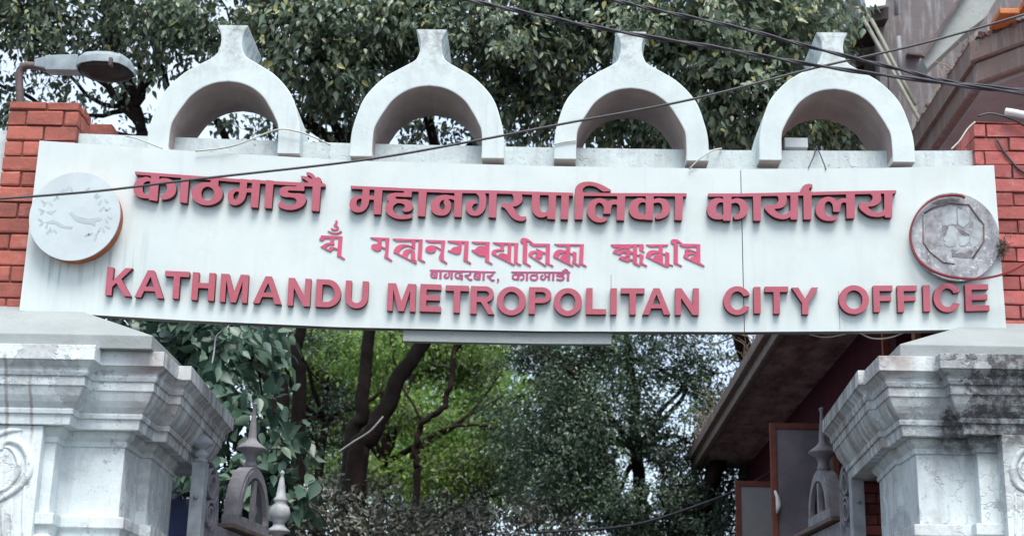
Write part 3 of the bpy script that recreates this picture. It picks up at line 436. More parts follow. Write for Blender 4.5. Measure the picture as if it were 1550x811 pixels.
('script','','8390 3688 -2 1 2 1 39 21 17 7 15 4 19 3 22 1 41 -1 26 0 1 3 0 58 -1 3 -1 1 -55 -11 -32 -4 -13 0 -12 1 -12 3 -10 4 -9 5 -9 6 -10 10 -13 15 -11 16 -4 10 -5 20 7 15 5 8 6 4 33 19 45 24 197 97 4 -1 12 -10 1 -2 0 -2 -49 -28 -2 -3 0 -141 0 -2 1 -1 27 5 10 18 5 11 0 10 -2 17 -4 20 -9 37 -2 8 1 2 21 15 21 12 69 35 2 0 1 -1 8 -8 3 -5 -4 -3 -55 -35 -3 -3 6 -151 -1 -6 -55 -19 -1 1 0 2 8 25 0 1 -1 1 -43 -9 -3 -1 0 -103 2 -1 31 -3 21 0 9 1 20 6 6 1 9 -2 14 -7 7 -1 14 1 13 3 1 2 0 7 -16 259 3 3 39 17 65 34 2 0 2 -1 9 -12 1 -2 -2 -2 -55 -36 -2 -4 12 -249 3 -35 -1 -4 -30 -1|8562 3821 2 0 0 1 -3 16 -7 3 -26 9 -9 4 -9 6 -6 5 -8 11 -21 31 -2 0 -29 -12 -1 -2 3 -3 34 -50'),
('script','','9689 3693 -203 1 -7 1 -96 0 -7 0 -97 1 -31 0 -1 0 -1 2 8 12 7 8 19 15 5 3 10 4 18 4 17 1 54 0 8 0 1 1 -3 1 -30 7 -15 4 -17 7 -21 12 -10 7 -11 10 -5 10 -7 16 0 1 1 1 114 40 3 -1 38 -39 42 7 3 2 4 37 1 5 -1 1 -7 1 -31 0 -16 1 -15 2 -10 2 -9 4 -6 5 -21 21 -1 1 1 2 144 54 2 0 2 -1 17 -23 2 -1 47 0 2 1 0 2 -2 29 0 5 1 1 94 50 7 2 16 -12 1 -2 -1 -1 -53 -38 -1 -2 0 -2 0 -107 2 -2 34 2 2 1 0 2 4 19 1 8 -1 21 -6 62 1 4 14 7 94 40 1 -1 10 -11 1 -2 -1 -1 -63 -37 -3 -4 -6 -34 1 -12 4 -12 13 -23 3 -5 -7 -30 -58 -27 -1 0 -1 2 0 13 -2 2 -33 -1 -2 -1 -1 -2 0 -125 0 -3 1 -1 28 2 6 1 1 1 0 59 0 2 2 2 68 38 2 0 2 -1 9 -12 -1 -2 -26 -13 -1 -2 10 -28 3 -15 0 -19 -6 -36 -3 -1|9580 3723 2 0 1 2 -2 74 -1 8 -1 2 -4 -2 -20 -12 -12 -6 -15 -5 -18 -3 -18 -2 -22 0 -20 1 -10 1 -19 5 -41 14 -30 41 -2 0 -3 -1 -16 -8 1 -2 18 -24 5 -6 8 -9 10 -7 18 -9 18 -6 16 -5 17 -3 20 -2 22 2 41 6 11 1 2 -2 7 -26|9541 3838 38 0 3 1 0 77 -1 3 -7 -1 -43 -10 -21 -3 -10 0 -11 3 -7 3 -26 16 -3 0 -11 -9 0 -2 4 -2 22 -12 15 -8 20 -6 36 -6 1 -3 0 -38'),
('script','','10067 3696 -289 2 0 1 2 2 36 22 13 6 12 3 16 2 13 1 37 -1 52 -4 14 0 2 1 0 2 -4 56 -2 5 -7 0 -55 -8 -25 -1 -18 1 -15 3 -13 3 -8 4 -13 8 -12 11 -9 11 -8 13 -5 10 -1 8 -2 29 3 2 191 96 85 41 16 7 14 4 10 2 8 -1 24 -5 1 -2 5 -24 1 -2 43 22 3 0 11 -11 1 -1 -1 -1 -59 -24 -2 -2 0 -156 -1 -3 -57 -24 -1 1 0 1 6 30 0 2 -1 1 -43 -10 -3 -2 0 -99 1 -1 2 0 59 -3 4 -3 20 -23 0 -2 -2 0|9965 3826 3 0 1 1 -2 13 -1 2 -5 3 -33 14 -11 6 -7 5 -6 5 -7 9 -20 29 -4 0 -26 -9 -3 -1 1 -3 8 -17 17 -33|10034 3848 34 4 2 1 -2 116 1 3 16 20 1 2 -1 0 -45 -4 -2 -1 0 -6 -5 -125 0 -9'),
('script','','10195 3618 -8 2 -9 3 -12 7 -5 5 -5 7 -2 7 -1 7 1 7 2 7 3 5 5 5 7 6 7 3 10 4 10 1 1 1 1 1 -3 249 -1 5 0 27 1 3 56 24 59 28 2 0 1 -1 11 -12 0 -1 -2 -2 -62 -32 -2 -3 1 -202 1 -6 0 -76 -1 -2 -1 -1 -28 -6 -2 -2 0 -1 9 -8 7 -12 14 -3 4 2 41 23 3 3 0 1 -2 1 -20 9 -1 1 1 2 16 12 13 8 16 8 15 6 10 2 65 0 119 -5 1 2 4 64 0 4 -2 1 -81 -29 -24 -8 -18 -4 -7 -1 -9 1 -24 5 -16 23 0 2 23 22 2 3 -2 2 -19 11 -9 8 -7 12 -8 20 0 3 8 17 3 5 5 4 41 20 70 32 179 78 2 0 2 -1 14 -11 1 -2 -2 -2 -61 -36 -3 -2 -1 -2 -2 -238 0 -25 -2 -5 2 -13 -1 -2 -18 -1 -240 -4 -3 -1 -56 -47 -11 -8 -9 -5 -11 -4 -14 -2 -26 -2 -7 -1|10439 3797 10 0 7 0 19 4 19 6 49 17 1 1 1 2 0 13 -2 1 -2 0 -48 -14 -23 -5 -7 -1 -42 0 -4 -3 -10 -15 -1 -2 2 -1|10471 3848 10 0 15 3 14 6 26 11 1 2 -76 20 -3 3 -17 23 -1 1 -29 -18 0 -1 0 -3 14 -33 29 -10'),
('script','','6510 4078 -2 2 0 2 0 13 2 2 36 1 3 1 -11 5 -7 5 -8 10 -6 10 -3 7 -1 9 -1 7 1 8 1 8 4 10 5 8 5 6 7 5 8 5 7 3 9 2 11 0 15 -4 1 1 1 3 1 1 27 2 3 0 2 -1 0 -3 9 -102 1 -3 6 0 16 0 1 1 1 1 -5 102 0 7 1 2 23 1 8 0 2 -1 1 -7 4 -99 1 -5 2 -1 74 2 5 2 1 4 15 21 3 8 0 9 -2 10 -5 15 -6 8 -3 3 -7 3 -8 1 -5 1 -6 -2 -6 -7 -3 -7 2 -5 6 -6 2 -1 10 5 2 -1 9 -20 -1 -2 -8 -5 -10 -3 -4 0 -6 2 -7 4 -6 5 -5 4 -5 8 -4 8 -1 6 2 9 4 10 9 12 7 5 7 4 10 2 12 -1 12 -3 7 -3 6 -4 5 -3 5 -6 8 -14 6 -17 2 -15 0 -10 -1 -5 -4 -12 -9 -15 3 0 17 0 1 1 1 1 0 10 -4 102 2 1 3 1 27 0 2 -1 0 -3 4 -103 1 -7 3 -1 11 0 45 2 4 1 1 0 0 1 -14 7 -13 10 -8 10 -5 9 -3 11 -1 9 3 10 4 9 9 11 11 8 10 7 12 5 12 2 8 0 12 -1 13 -3 9 1 1 1 0 1 -4 10 0 3 2 1 20 6 2 -1 5 -11 3 -12 -1 -8 -3 -6 -3 -4 8 -12 2 -8 -1 -8 -5 -7 -10 -8 -8 -4 -7 -3 -6 0 -8 0 -12 5 -13 7 -1 1 1 4 8 17 3 0 16 -8 4 -1 5 1 5 2 2 1 0 2 -7 7 -7 4 -8 0 -3 4 -7 1 -13 1 -8 -2 -10 -5 -9 -7 -9 -9 -1 -5 0 -5 2 -6 4 -7 6 -5 8 -5 10 -5 10 -3 16 -2 37 0 8 -1 1 -2 0 -12 2 -1 93 2 1 2 10 17 0 2 -3 3 -13 8 -14 5 -15 2 -28 1 -6 1 -1 1 0 3 2 16 1 5 6 1 2 1 40 40 9 9 4 4 9 6 11 3 13 -1 23 -6 1 -3 -4 -21 -2 -1 -2 0 -25 6 -5 -1 -5 -4 -8 -9 -23 -23 -1 -2 2 -1 16 -4 11 -4 13 -8 7 -5 7 -9 3 -5 1 -5 0 -8 -4 -14 2 0 16 0 86 2 3 1 1 4 -1 3 -15 -3 -14 0 -13 3 -7 3 -7 6 -5 5 -5 7 -6 13 -3 16 1 13 3 10 7 12 8 8 7 6 5 2 7 3 10 2 12 0 13 -4 1 1 1 3 1 1 27 2 4 -1 1 -4 9 -102 1 -7 0 -1 19 0 4 1 2 1 -6 102 1 10 2 1 25 2 5 0 1 -2 5 -104 1 -9 3 -1 85 3 8 0 1 2 10 16 0 3 -2 2 -13 9 -9 3 -6 2 -14 2 -29 1 -6 1 -1 1 0 5 2 19 2 1 5 0 2 1 39 39 11 12 11 7 10 3 10 1 27 -7 2 -1 0 -2 -5 -22 -4 0 -20 5 -5 1 -4 -1 -6 -6 -8 -9 -22 -21 -1 -2 1 -1 10 -2 9 -3 11 -5 11 -6 8 -6 7 -9 2 -5 1 -5 0 -7 -5 -14 3 -1 29 1 1 -4 2 -13 -1 -3 -8 0|6561 4120 7 -1 7 2 5 4 6 7 1 3 0 6 0 19 -1 2 -3 -2 -33 -33 0 -2 2 -2|6539 4144 2 0 1 1 33 33 2 2 -1 1 -2 2 -6 2 -6 0 -9 -3 -6 -5 -4 -7 -4 -9 -1 -11|7214 4145 7 -1 7 3 6 4 5 6 1 3 0 25 -1 2 -3 -2 -33 -33 0 -2 1 -1 4 -3|7192 4169 1 0 2 1 33 33 2 2 -1 1 -8 4 -6 0 -9 -3 -5 -5 -6 -9 -3 -7 -1 -11|7543 4208 -19 14 -3 3 1 3 11 8 2 2 -1 3 -2 7 -11 23 0 2 10 6 1 0 2 -2 15 -21 5 -8 3 -8 0 -6 -2 -9 -3 -7 -7 -9'),
('script','','8547 4060 -1 1 -5 13 0 3 26 9 10 5 7 6 5 9 -1 0 -1 0 -16 -9 -12 -5 -14 -4 -28 -7 -2 1 0 2 -4 12 1 3 32 9 4 1 -3 1 -803 -4 -2 1 0 2 0 15 2 2 97 1 2 0 1 1 -2 16 -2 3 -10 -6 -6 -3 -9 -2 -11 -1 -8 1 -7 1 -9 3 -9 5 -8 7 -6 8 -4 6 -3 12 -1 7 1 7 3 12 7 10 8 9 12 7 10 3 9 2 12 0 14 -4 2 2 0 4 2 1 30 2 1 -1 1 -3 10 -62 2 -2 23 -12 7 -2 4 3 5 6 6 12 1 9 -3 10 -6 11 -4 4 -3 3 -6 1 -19 0 -2 1 0 1 2 20 1 3 19 0 11 -2 7 -2 7 -7 8 -9 5 -7 5 -12 3 -9 0 -10 -1 -8 -5 -14 -5 -8 -7 -9 -9 -8 -7 -3 -8 -1 -11 2 -14 6 -1 -2 2 -11 1 -1 3 0 67 0 14 0 1 1 0 3 -4 109 2 2 30 1 2 -2 0 -6 4 -93 0 -13 1 -1 88 -1 30 1 1 1 0 2 -4 19 -2 0 -16 -3 -16 -1 -11 2 -17 4 -13 7 -9 7 -8 12 -4 11 -1 10 1 5 3 9 5 8 4 5 8 6 14 8 17 4 11 2 17 -1 15 -3 7 -3 9 -4 9 -7 6 -5 7 -12 3 -10 -1 -12 -2 -6 -2 -5 -8 -11 0 -2 7 -33 1 -3 4 -1 75 0 12 1 2 1 1 4 4 39 0 10 -1 6 -2 8 -3 6 -6 7 -4 3 -3 1 -6 -1 -6 -2 -6 -3 -5 -4 -2 -3 -2 -7 0 -6 1 -2 5 -3 23 -5 1 -1 0 -2 -6 -19 -1 -2 -2 0 -23 5 -9 4 -6 5 -5 5 -3 8 0 12 1 9 3 9 5 8 9 9 14 7 10 3 6 1 7 0 4 -1 5 -2 7 -3 5 -5 7 -7 7 -11 6 -19 3 -1 20 0 1 1 1 3 -3 39 1 5 1 1 7 1 23 1 2 -2 1 -5 6 -104 1 -1 2 0 25 0 1 0 1 4 -7 106 2 2 5 1 25 1 1 -1 1 -2 7 -108 1 -2 3 -1 103 0 17 1 2 1 0 2 0 1 -2 1 -14 0 -24 -1 -26 0 -10 2 -9 3 -9 5 -6 6 -3 7 -1 6 2 6 3 6 7 5 7 2 9 2 42 5 14 2 6 2 9 4 5 4 2 3 -1 2 -4 4 -6 4 -7 4 -9 2 -23 0 -51 -8 -2 2 0 4 -2 16 1 4 50 7 13 2 13 0 9 -2 12 -3 10 -6 10 -7 5 -5 6 -8 2 -7 1 -7 -2 -8 -5 -7 -4 -5 -8 -6 -12 -6 -7 -3 -29 -6 4 0 4 0 27 0 8 -1 7 -2 8 -4 5 -6 2 -8 0 -8 1 -2 29 0 2 0 1 1 0 10 -5 103 2 1 34 2 2 -2 1 -7 4 -106 2 -2 9 0 2 -1 2 -17 -2 -1 -20 0 -12 -23 -4 -4 -5 -6 -5 -3 -10 -5|8266 4129 29 0 2 0 -1 40 -2 4 -21 0 -3 0 -5 -42|7798 4158 6 0 6 1 9 4 3 3 4 5 3 6 1 6 0 5 -1 5 -2 5 -3 4 -5 4 -6 4 -11 2 -10 -2 -9 -5 -3 -4 -4 -5 -1 -5 -1 -5 1 -6 1 -4 4 -8 8 -6|8078 4170 9 0 12 2 11 5 7 5 4 7 2 7 -2 8 -5 7 -7 5 -9 4 -12 2 -8 0 -7 -1 -10 -2 -8 -5 -6 -5 -4 -5 -2 -6 0 -5 3 -7 6 -6 7 -5 9 -3'),
('letter','K','1625 4039 -1 1 -1 13 -33 411 96 5 10 -127 64 -65 2 3 113 198 100 6 10 -1 -4 -7 -145 -256 167 -157 4 -5 -105 -5 -197 194 -1 0 0 -7 17 -195 -3 -1'),
('letter','A','2238 4087 -203 406 89 5 11 0 43 -96 1 -1 19 0 146 8 2 3 28 98 5 1 94 4 0 -3 -139 -420 -1 -1|2278 4186 2 1 48 151 0 3 -95 -4 -27 -2 0 -2 6 -13'),
('letter','T','2501 4096 -1 1 -5 80 4 1 127 5 5 2 -24 332 96 4 24 -332 2 -1 135 7 4 -47 2 -34 -3 -1 -13 -1'),
('letter','H','2920 4116 -1 2 -29 418 86 4 10 0 12 -178 1 -6 10 0 143 7 0 7 -12 177 1 1 5 1 79 3 11 0 29 -419 -96 -5 -10 151 -1 4 -81 -3 -65 -3 -7 -1 -1 -1 11 -154'),
('letter','M','3348 4140 0 0 -2 25 -26 399 75 4 8 0 1 -1 22 -327 2 8 59 324 83 4 101 -316 3 -8 -21 327 1 1 6 1 67 3 10 0 28 -425 -121 -5 -103 261 -3 5 -70 -275'),
('letter','A','4019 4177 -194 407 100 5 39 -96 1 -2 5 0 159 8 2 4 26 96 6 1 94 4 0 -1 -7 -21 -136 -400|4060 4276 1 0 1 5 49 150 -11 0 -108 -5 -1 -2 2 -5'),
('letter','N','4369 4202 -1 1 0 10 -23 408 77 4 10 0 1 -1 15 -265 4 5 138 268 10 2 87 3 23 -419 -7 -1 -69 -3 -11 0 -1 0 -15 258 -2 -2 -140 -263 -8 -2'),
('letter','D','4792 4221 -1 1 0 12 -21 405 164 8 39 -1 27 -5 26 -8 27 -13 23 -14 17 -16 12 -12 11 -13 15 -22 14 -29 8 -25 5 -28 1 -22 0 -18 -2 -15 -6 -30 -9 -25 -8 -16 -5 -9 -17 -24 -21 -22 -21 -16 -25 -15 -24 -10 -23 -6 -33 -4|4884 4304 11 0 43 1 20 2 20 5 15 6 17 10 10 9 9 8 6 7 9 14 8 15 7 21 3 12 1 14 -1 25 -3 16 -5 18 -9 17 -4 7 -5 7 -11 13 -12 11 -6 4 -8 5 -16 9 -15 5 -18 3 -17 0 -56 -2 -6 -1 -1 -1 13 -258'),
('letter','U','5237 4242 -1 1 -1 10 -11 237 0 16 0 12 4 22 7 21 10 20 12 18 12 13 21 18 19 12 16 8 29 10 23 4 11 0 17 0 16 -1 22 -4 12 -4 13 -5 21 -11 19 -13 14 -13 17 -20 11 -18 5 -12 5 -10 5 -21 4 -32 11 -243 -90 -3 -1 3 -11 247 -1 11 -3 11 -5 12 -8 13 -11 12 -10 7 -10 6 -10 3 -12 3 -18 1 -12 -2 -13 -4 -12 -6 -11 -8 -9 -9 -9 -12 -5 -12 -3 -10 -2 -21 12 -253'),
('letter','M','5874 4282 -1 2 -17 415 77 4 6 -1 1 0 13 -306 1 -16 0 0 72 324 1 2 1 0 84 3 97 -315 2 -4 -12 322 4 1 80 3 17 -406 -1 -11 -5 -1 -118 -5 -100 263 -79 -269 -6 -1'),
('letter','E','6367 4294 -2 4 -15 411 10 1 312 10 2 -68 0 -13 -5 -1 -219 -8 -1 -1 0 -15 3 -67 1 -4 0 -1 201 7 2 -1 0 -15 2 -50 0 -11 -1 -1 -202 -7 3 -84 16 0 203 7 0 -1 1 -8 2 -72 -2 -1'),
('letter','T','6748 4314 -1 2 -3 80 8 1 117 3 2 1 -11 313 1 14 5 1 90 2 1 -6 10 -321 1 -1 3 0 105 4 18 0 3 -67 -1 -15'),
('letter','R','7128 4325 0 1 -1 12 -12 407 83 2 13 0 5 -179 1 -1 6 0 47 1 9 1 1 1 107 182 95 3 -1 -3 -108 -184 0 0 22 -6 14 -7 18 -11 11 -8 12 -14 9 -12 8 -16 5 -15 4 -17 0 -16 -2 -15 -4 -17 -6 -13 -11 -18 -9 -12 -8 -7 -19 -14 -16 -8 -18 -6 -15 -4 -20 -1|7222 4400 20 0 109 3 12 2 7 3 7 3 11 7 5 5 5 7 4 9 2 10 -1 8 -2 8 -4 9 -10 10 -13 8 -14 5 -8 1 -19 0 -113 -3 -1 -2 0 -15'),
('letter','O','7737 4335 -16 1 -24 3 -23 6 -23 9 -24 12 -19 13 -20 17 -17 18 -14 18 -11 19 -12 25 -7 22 -5 25 -2 22 0 11 1 16 3 22 6 25 9 22 12 24 11 16 16 19 9 9 12 11 21 15 22 12 20 9 24 7 23 5 33 2 17 -1 24 -4 23 -5 23 -9 24 -13 19 -12 20 -17 17 -18 14 -18 11 -19 12 -26 7 -22 5 -25 2 -21 0 -11 -1 -16 -3 -22 -6 -25 -9 -23 -12 -23 -11 -16 -16 -19 -9 -9 -12 -11 -21 -16 -22 -11 -20 -9 -24 -8 -23 -4 -23 -2|7734 4413 13 0 12 1 13 4 16 6 16 10 11 9 11 11 12 17 7 15 6 14 5 19 3 17 0 16 -2 23 -3 16 -5 16 -8 18 -9 15 -10 12 -13 13 -14 10 -12 7 -15 6 -15 3 -8 1 -13 0 -11 -2 -13 -3 -16 -6 -16 -10 -11 -9 -11 -11 -12 -18 -7 -14 -6 -14 -5 -19 -3 -18 0 -15 2 -23 3 -17 5 -15 8 -18 9 -15 10 -12 13 -13 14 -11 12 -6 15 -6 15 -3'),
('letter','P','8010 4342 -1 1 -1 16 -8 387 1 1 19 1 75 1 1 -2 4 -164 18 0 77 2 25 -1 20 -3 18 -5 17 -7 8 -5 9 -5 15 -11 13 -12 11 -16 7 -12 6 -18 3 -14 0 -16 -2 -17 -5 -16 -8 -15 -9 -13 -15 -16 -10 -8 -17 -11 -18 -8 -14 -4 -21 -5 -22 -2|8103 4416 106 2 18 4 15 8 9 8 4 5 4 7 2 11 0 8 -3 12 -6 10 -8 8 -5 3 -13 7 -11 2 -38 1 -75 -1 -1 -2 0 -15'),
('letter','O','8592 4358 -14 1 -26 3 -24 7 -23 8 -21 12 -19 12 -20 17 -16 18 -16 21 -9 16 -10 22 -7 21 -5 25 -2 32 1 16 4 24 6 23 8 20 12 23 13 19 21 22 13 12 20 15 23 12 19 8 23 7 25 5 32 1 15 -1 24 -4 21 -5 23 -9 21 -11 14 -9 9 -6 20 -17 14 -16 14 -18 12 -21 10 -22 7 -21 4 -24 2 -31 -1 -16 -4 -24 -6 -23 -8 -21 -12 -23 -12 -16 -20 -23 -16 -14 -18 -13 -21 -12 -22 -9 -23 -7 -26 -5|8589 4436 21 1 17 4 13 5 9 5 18 14 10 11 9 11 10 19 5 12 4 13 4 22 0 18 -1 17 -3 17 -5 16 -7 15 -10 16 -9 12 -10 11 -16 11 -12 7 -13 5 -21 4 -23 -1 -17 -4 -11 -5 -11 -6 -16 -12 -11 -12 -8 -10 -11 -20 -5 -12 -4 -14 -4 -21 0 -19 1 -15 3 -18 5 -16 7 -16 10 -16 9 -12 8 -8 19 -14 13 -7 12 -4 14 -3'),
('letter','L','8877 4357 -1 1 -1 11 -5 384 25 1 279 2 1 -12 1 -46 0 -22 -1 -2 -183 -1 -25 -1 4 -314 -1 -1'),
('letter','I','9243 4360 -1 1 0 38 -4 358 1 1 95 0 1 -1 0 -17 4 -379 -2 -1'),
('letter','T','9400 4359 -1 2 -1 80 35 0 95 0 1 1 -2 317 34 1 62 0 3 -317 2 -1 128 0 1 -8 1 -73'),
('letter','A','9891 4360 -164 389 -3 10 99 1 33 -96 47 0 114 0 31 96 100 1 -3 -11 -160 -389 -1 -1 -21 0|9938 4453 56 141 2 6 -118 0 0 -1 4 -13'),
('letter','N','10222 4360 -1 1 -1 71 0 332 87 1 1 -1 1 -257 174 258 96 0 1 -71 0 -333 -87 -1 -1 1 -1 249 -9 -12 -165 -238 -2 0'),
('letter','C','11153 4330 -18 1 -22 4 -23 7 -22 9 -21 12 -19 15 -20 19 -12 14 -14 20 -12 24 -9 20 -6 24 -4 23 -1 29 1 21 5 25 6 22 8 19 13 26 13 18 17 20 16 15 21 15 20 12 19 8 26 8 12 2 11 2 27 1 20 -1 18 -3 27 -8 22 -9 21 -12 20 -15 19 -19 12 -14 14 -20 11 -21 -7 -2 -89 -18 -15 23 -13 14 -9 8 -11 7 -16 7 -16 4 -8 1 -17 -1 -16 -4 -15 -7 -10 -6 -15 -13 -9 -10 -10 -14 -8 -16 -5 -14 -6 -20 -2 -15 -1 -19 2 -26 1 -11 5 -18 6 -16 8 -14 9 -14 9 -10 15 -13 12 -8 13 -5 16 -4 8 -1 17 1 16 4 15 7 10 6 12 10 12 13 10 14 9 19 95 -18 1 -2 -3 -9 -10 -18 -15 -23 -16 -18 -17 -16 -21 -15 -20 -12 -19 -8 -26 -8 -23 -4'),
('letter','I','11409 4340 -1 1 0 32 4 366 2 1 102 0 1 -2 0 -13 -4 -384 -1 -1'),
('letter','T','11829 4335 -205 0 -45 1 -1 1 0 77 1 3 126 0 3 1 3 294 0 32 1 1 94 0 2 -1 -4 -277 0 -50 127 -1 2 -1 -1 -73 -1 -7'),
('letter','Y','12322 4349 -41 1 -94 169 -3 -4 -97 -164 -104 0 157 234 2 169 1 1 94 0 2 -1 -3 -170 150 -234 -1 -1'),
('letter','O','12918 4315 -20 1 -26 5 -25 7 -20 8 -29 16 -18 13 -18 16 -16 18 -14 20 -12 22 -9 23 -7 24 -3 24 -1 26 2 22 5 25 8 23 8 20 13 22 9 12 13 15 15 15 18 15 19 13 25 13 15 6 32 9 24 4 28 1 21 -1 27 -5 25 -7 23 -9 23 -12 22 -16 17 -16 16 -18 14 -19 13 -23 8 -20 7 -24 2 -10 2 -17 1 -26 -2 -22 -5 -25 -8 -23 -8 -18 -14 -26 -17 -22 -16 -16 -19 -16 -23 -15 -21 -11 -23 -9 -26 -7 -23 -4|12918 4393 22 1 16 3 16 6 19 10 12 9 12 11 11 14 9 15 9 18 6 20 3 17 1 15 0 19 -2 12 -7 27 -6 13 -9 15 -9 14 -14 13 -13 10 -14 9 -18 6 -14 4 -13 1 -23 -1 -15 -4 -15 -5 -16 -9 -12 -8 -16 -16 -8 -10 -9 -14 -10 -20 -5 -18 -4 -19 -1 -15 1 -23 2 -15 5 -16 6 -15 8 -14 13 -19 15 -14 12 -9 10 -5 20 -8 14 -4'),
('letter','F','13479 4319 -244 2 -20 1 11 399 78 0 18 -1 -4 -146 0 -21 174 -2 -1 -60 -1 -13 -1 -1 -172 1 -2 0 0 -1 -2 -67 0 -7 1 -1 178 -1 19 -1 0 -19 -2 -62 -1 -1'),
('letter','F','13853 4318 -250 3 -23 1 12 400 70 -1 26 -1 -5 -155 0 -12 178 -3 -2 -65 -1 -8 -43 0 -133 2 -1 -1 -1 -16 -1 -42 0 -16 1 -1 183 -2 17 -1 -2 -81 -1 -1'),
('letter','I','14052 4314 -82 1 -1 1 12 388 1 8 1 1 89 -1 14 -1 1 -1 -14 -395 -1 -1'),
('letter','C','14328 4285 -21 2 -22 4 -22 7 -19 9 -23 14 -17 13 -20 20 -13 16 -13 19 -11 24 -5 13 -3 10 -6 24 -2 19 -1 30 2 22 5 25 7 22 9 22 13 23 15 20 18 20 17 15 19 13 22 12 19 8 31 8 15 3 28 1 22 -2 23 -5 10 -3 13 -4 20 -9 22 -14 17 -13 19 -19 8 -10 5 -6 13 -21 9 -19 -1 -1 -95 -19 -14 24 -13 15 -7 7 -14 9 -14 7 -18 4 -8 1 -15 -1 -14 -3 -11 -5 -15 -8 -15 -12 -9 -9 -12 -17 -13 -25 -7 -24 -3 -16 -2 -19 0 -22 2 -11 4 -21 6 -17 7 -16 11 -16 7 -8 13 -13 11 -7 15 -7 13 -4 11 -1 18 0 14 4 15 6 13 8 11 9 11 12 11 14 11 21 93 -20 2 -2 -5 -11 -10 -18 -16 -22 -19 -20 -12 -11 -23 -17 -25 -13 -17 -7 -22 -6 -28 -5'),
('letter','E','14940 4297 -332 6 -3 1 16 396 1 6 26 0 332 -7 -3 -69 0 -12 -1 -1 -238 5 -23 0 -1 -1 -3 -73 0 -7 1 -1 235 -5 1 -1 0 -9 -2 -63 -2 -5 -206 5 -30 -1 -1 -7 -2 -70 13 -1 241 -5 1 0 0 -5 -3 -75 -2 -1'),
]
def decode(s):
    out = []
    for c in s.split('|'):
        v = list(map(int, c.split())); x, y = v[0], v[1]; p = [(x / 10, y / 10)]
        for i in range(2, len(v), 2):
            x += v[i]; y += v[i + 1]; p.append((x / 10, y / 10))
        out.append(p)
    return out
def glyph(name, cs, depth, face, mats, bevel):
    cu = bpy.data.curves.new('outline', 'CURVE'); cu.dimensions = '2D'; cu.fill_mode = 'BOTH'
    for c in cs:
        w = [P(px, py, face) for px, py in c]
        s = cu.splines.new('POLY'); s.points.add(len(w) - 1); s.use_cyclic_u = True
        for q, p in zip(s.points, w): q.co = (p[0], p[2], 0, 1)
    cu.extrude = depth / 2 - bevel
    if bevel: cu.bevel_depth = bevel; cu.offset = -bevel; cu.bevel_resolution = 0
    ob = bpy.data.objects.new('outline', cu); COL.objects.link(ob)
    ob.matrix_world = Matrix(((1, 0, 0, 0), (0, 0, -1, face + depth / 2), (0, 1, 0, 0), (0, 0, 0, 1)))
    bpy.context.view_layer.update()
    dg = bpy.context.evaluated_depsgraph_get()
    me = bpy.data.meshes.new_from_object(ob.evaluated_get(dg)); me.transform(ob.matrix_world)
    bpy.data.objects.remove(ob); bpy.data.curves.remove(cu)
    me.name = name; me.materials.clear()
    o = link(name, me, mats, sign)
    for p in me.polygons: p.material_index = 0 if p.normal.y < -0.5 else len(mats) - 1
    return o
ns = 0
for kind, ch, s in GL:
    cs = decode(s)
    if kind == 'word': glyph('word', cs, 0.05, -0.052, [M['letter'], M['letter_side']], 0)
    elif kind == 'letter': glyph('letter', cs, 0.042, -0.044, [M['letter'], M['letter_side']], 0)
    else:
        ns += 1; small = ns > len([1 for q in GL if q[0] == 'script']) - 2
        glyph('address_line' if small else 'script_letter', cs, 0.003 if small else 0.006, -0.005 if small else -0.008, [M['address'] if small else M['script'], M['address']], 0)

# left emblem disc
ec = P(113, 327, -0.12); er = 0.345
m = MB(); n = 64
def disc(m, c, rx, rz, y0, y1, n=64, inner=None):
    vs = [(c[0] + rx * cos(2 * pi * k / n), y, c[2] + rz * sin(2 * pi * k / n)) for y in (y0, y1) for k in range(n)]
    fs = [tuple(range(n)), tuple(range(n, 2 * n))] + [(k, (k + 1) % n, n + (k + 1) % n, n + k) for k in range(n)]
    return m.add(vs, fs)
disc(m, ec, .332, .338, -.122, -.108)
em = m.build('emblem_disc', plain('chalky disc face', (0.48, 0.55, 0.57), 0.6, 0.08, 5), sign)
m = MB(); disc(m, ec, .322, .328, -.107, -.004); m.build('disc_rim', plain('orange rusty rim', (0.36, 0.10, 0.04), 0.7, 0.4, 12), em)
# faint worn design on the disc: laurel leaves, two bird-like patches
m = MB(); mz = MB()
def ell_leaf(mm, px, py, L, w, ang, Y=-.1235):
    c = P(px, py, Y); k = 10; vs = []
    for q in range(k):
        a = 2 * pi * q / k; u, v = L * cos(a), w * sin(a) * (1 - .35 * cos(a))
        vs.append((c[0] + u * cos(ang) - v * sin(ang), Y, c[2] + u * sin(ang) + v * cos(ang)))
    vs2 = [(x, Y + .0015, z) for x, y, z in vs]
    mm.add(vs + vs2, [tuple(range(k)), tuple(range(k, 2 * k))[::-1]] + [(i, (i + 1) % k, (i + 1) % k + k, i + k) for i in range(k)])
def zpx(x, y): return 30 + x / 5.594, 255 + y / 5.594
for x, y, a in [(195, 280, 2.5), (215, 300, .9), (180, 350, 2.7), (192, 372, .8), (172, 435, 2.6), (185, 468, .8), (228, 485, 1.4), (262, 295, 2.4), (240, 535, 1.0), (298, 530, 2.3), (262, 520, 1.9),
                (645, 225, .9), (660, 240, .5), (680, 285, 1.2), (733, 275, 2.4), (690, 345, .9), (722, 340, 2.2), (752, 345, .7), (735, 440, 2.1), (760, 415, 2.6), (708, 520, 2.0), (740, 495, 2.7), (675, 515, 1.2),
                (655, 550, .9), (640, 590, 1.1), (598, 555, .5), (570, 562, .4), (405, 170, 1.1), (435, 175, 2.1), (350, 195, .6), (375, 190, 1.9), (320, 240, 2.0), (300, 255, .9), (575, 175, .7)]:
    m = MB(); ell_leaf(m, *zpx(x, y), .022, .0085, a); m.build('laurel_print', M['print'], em)
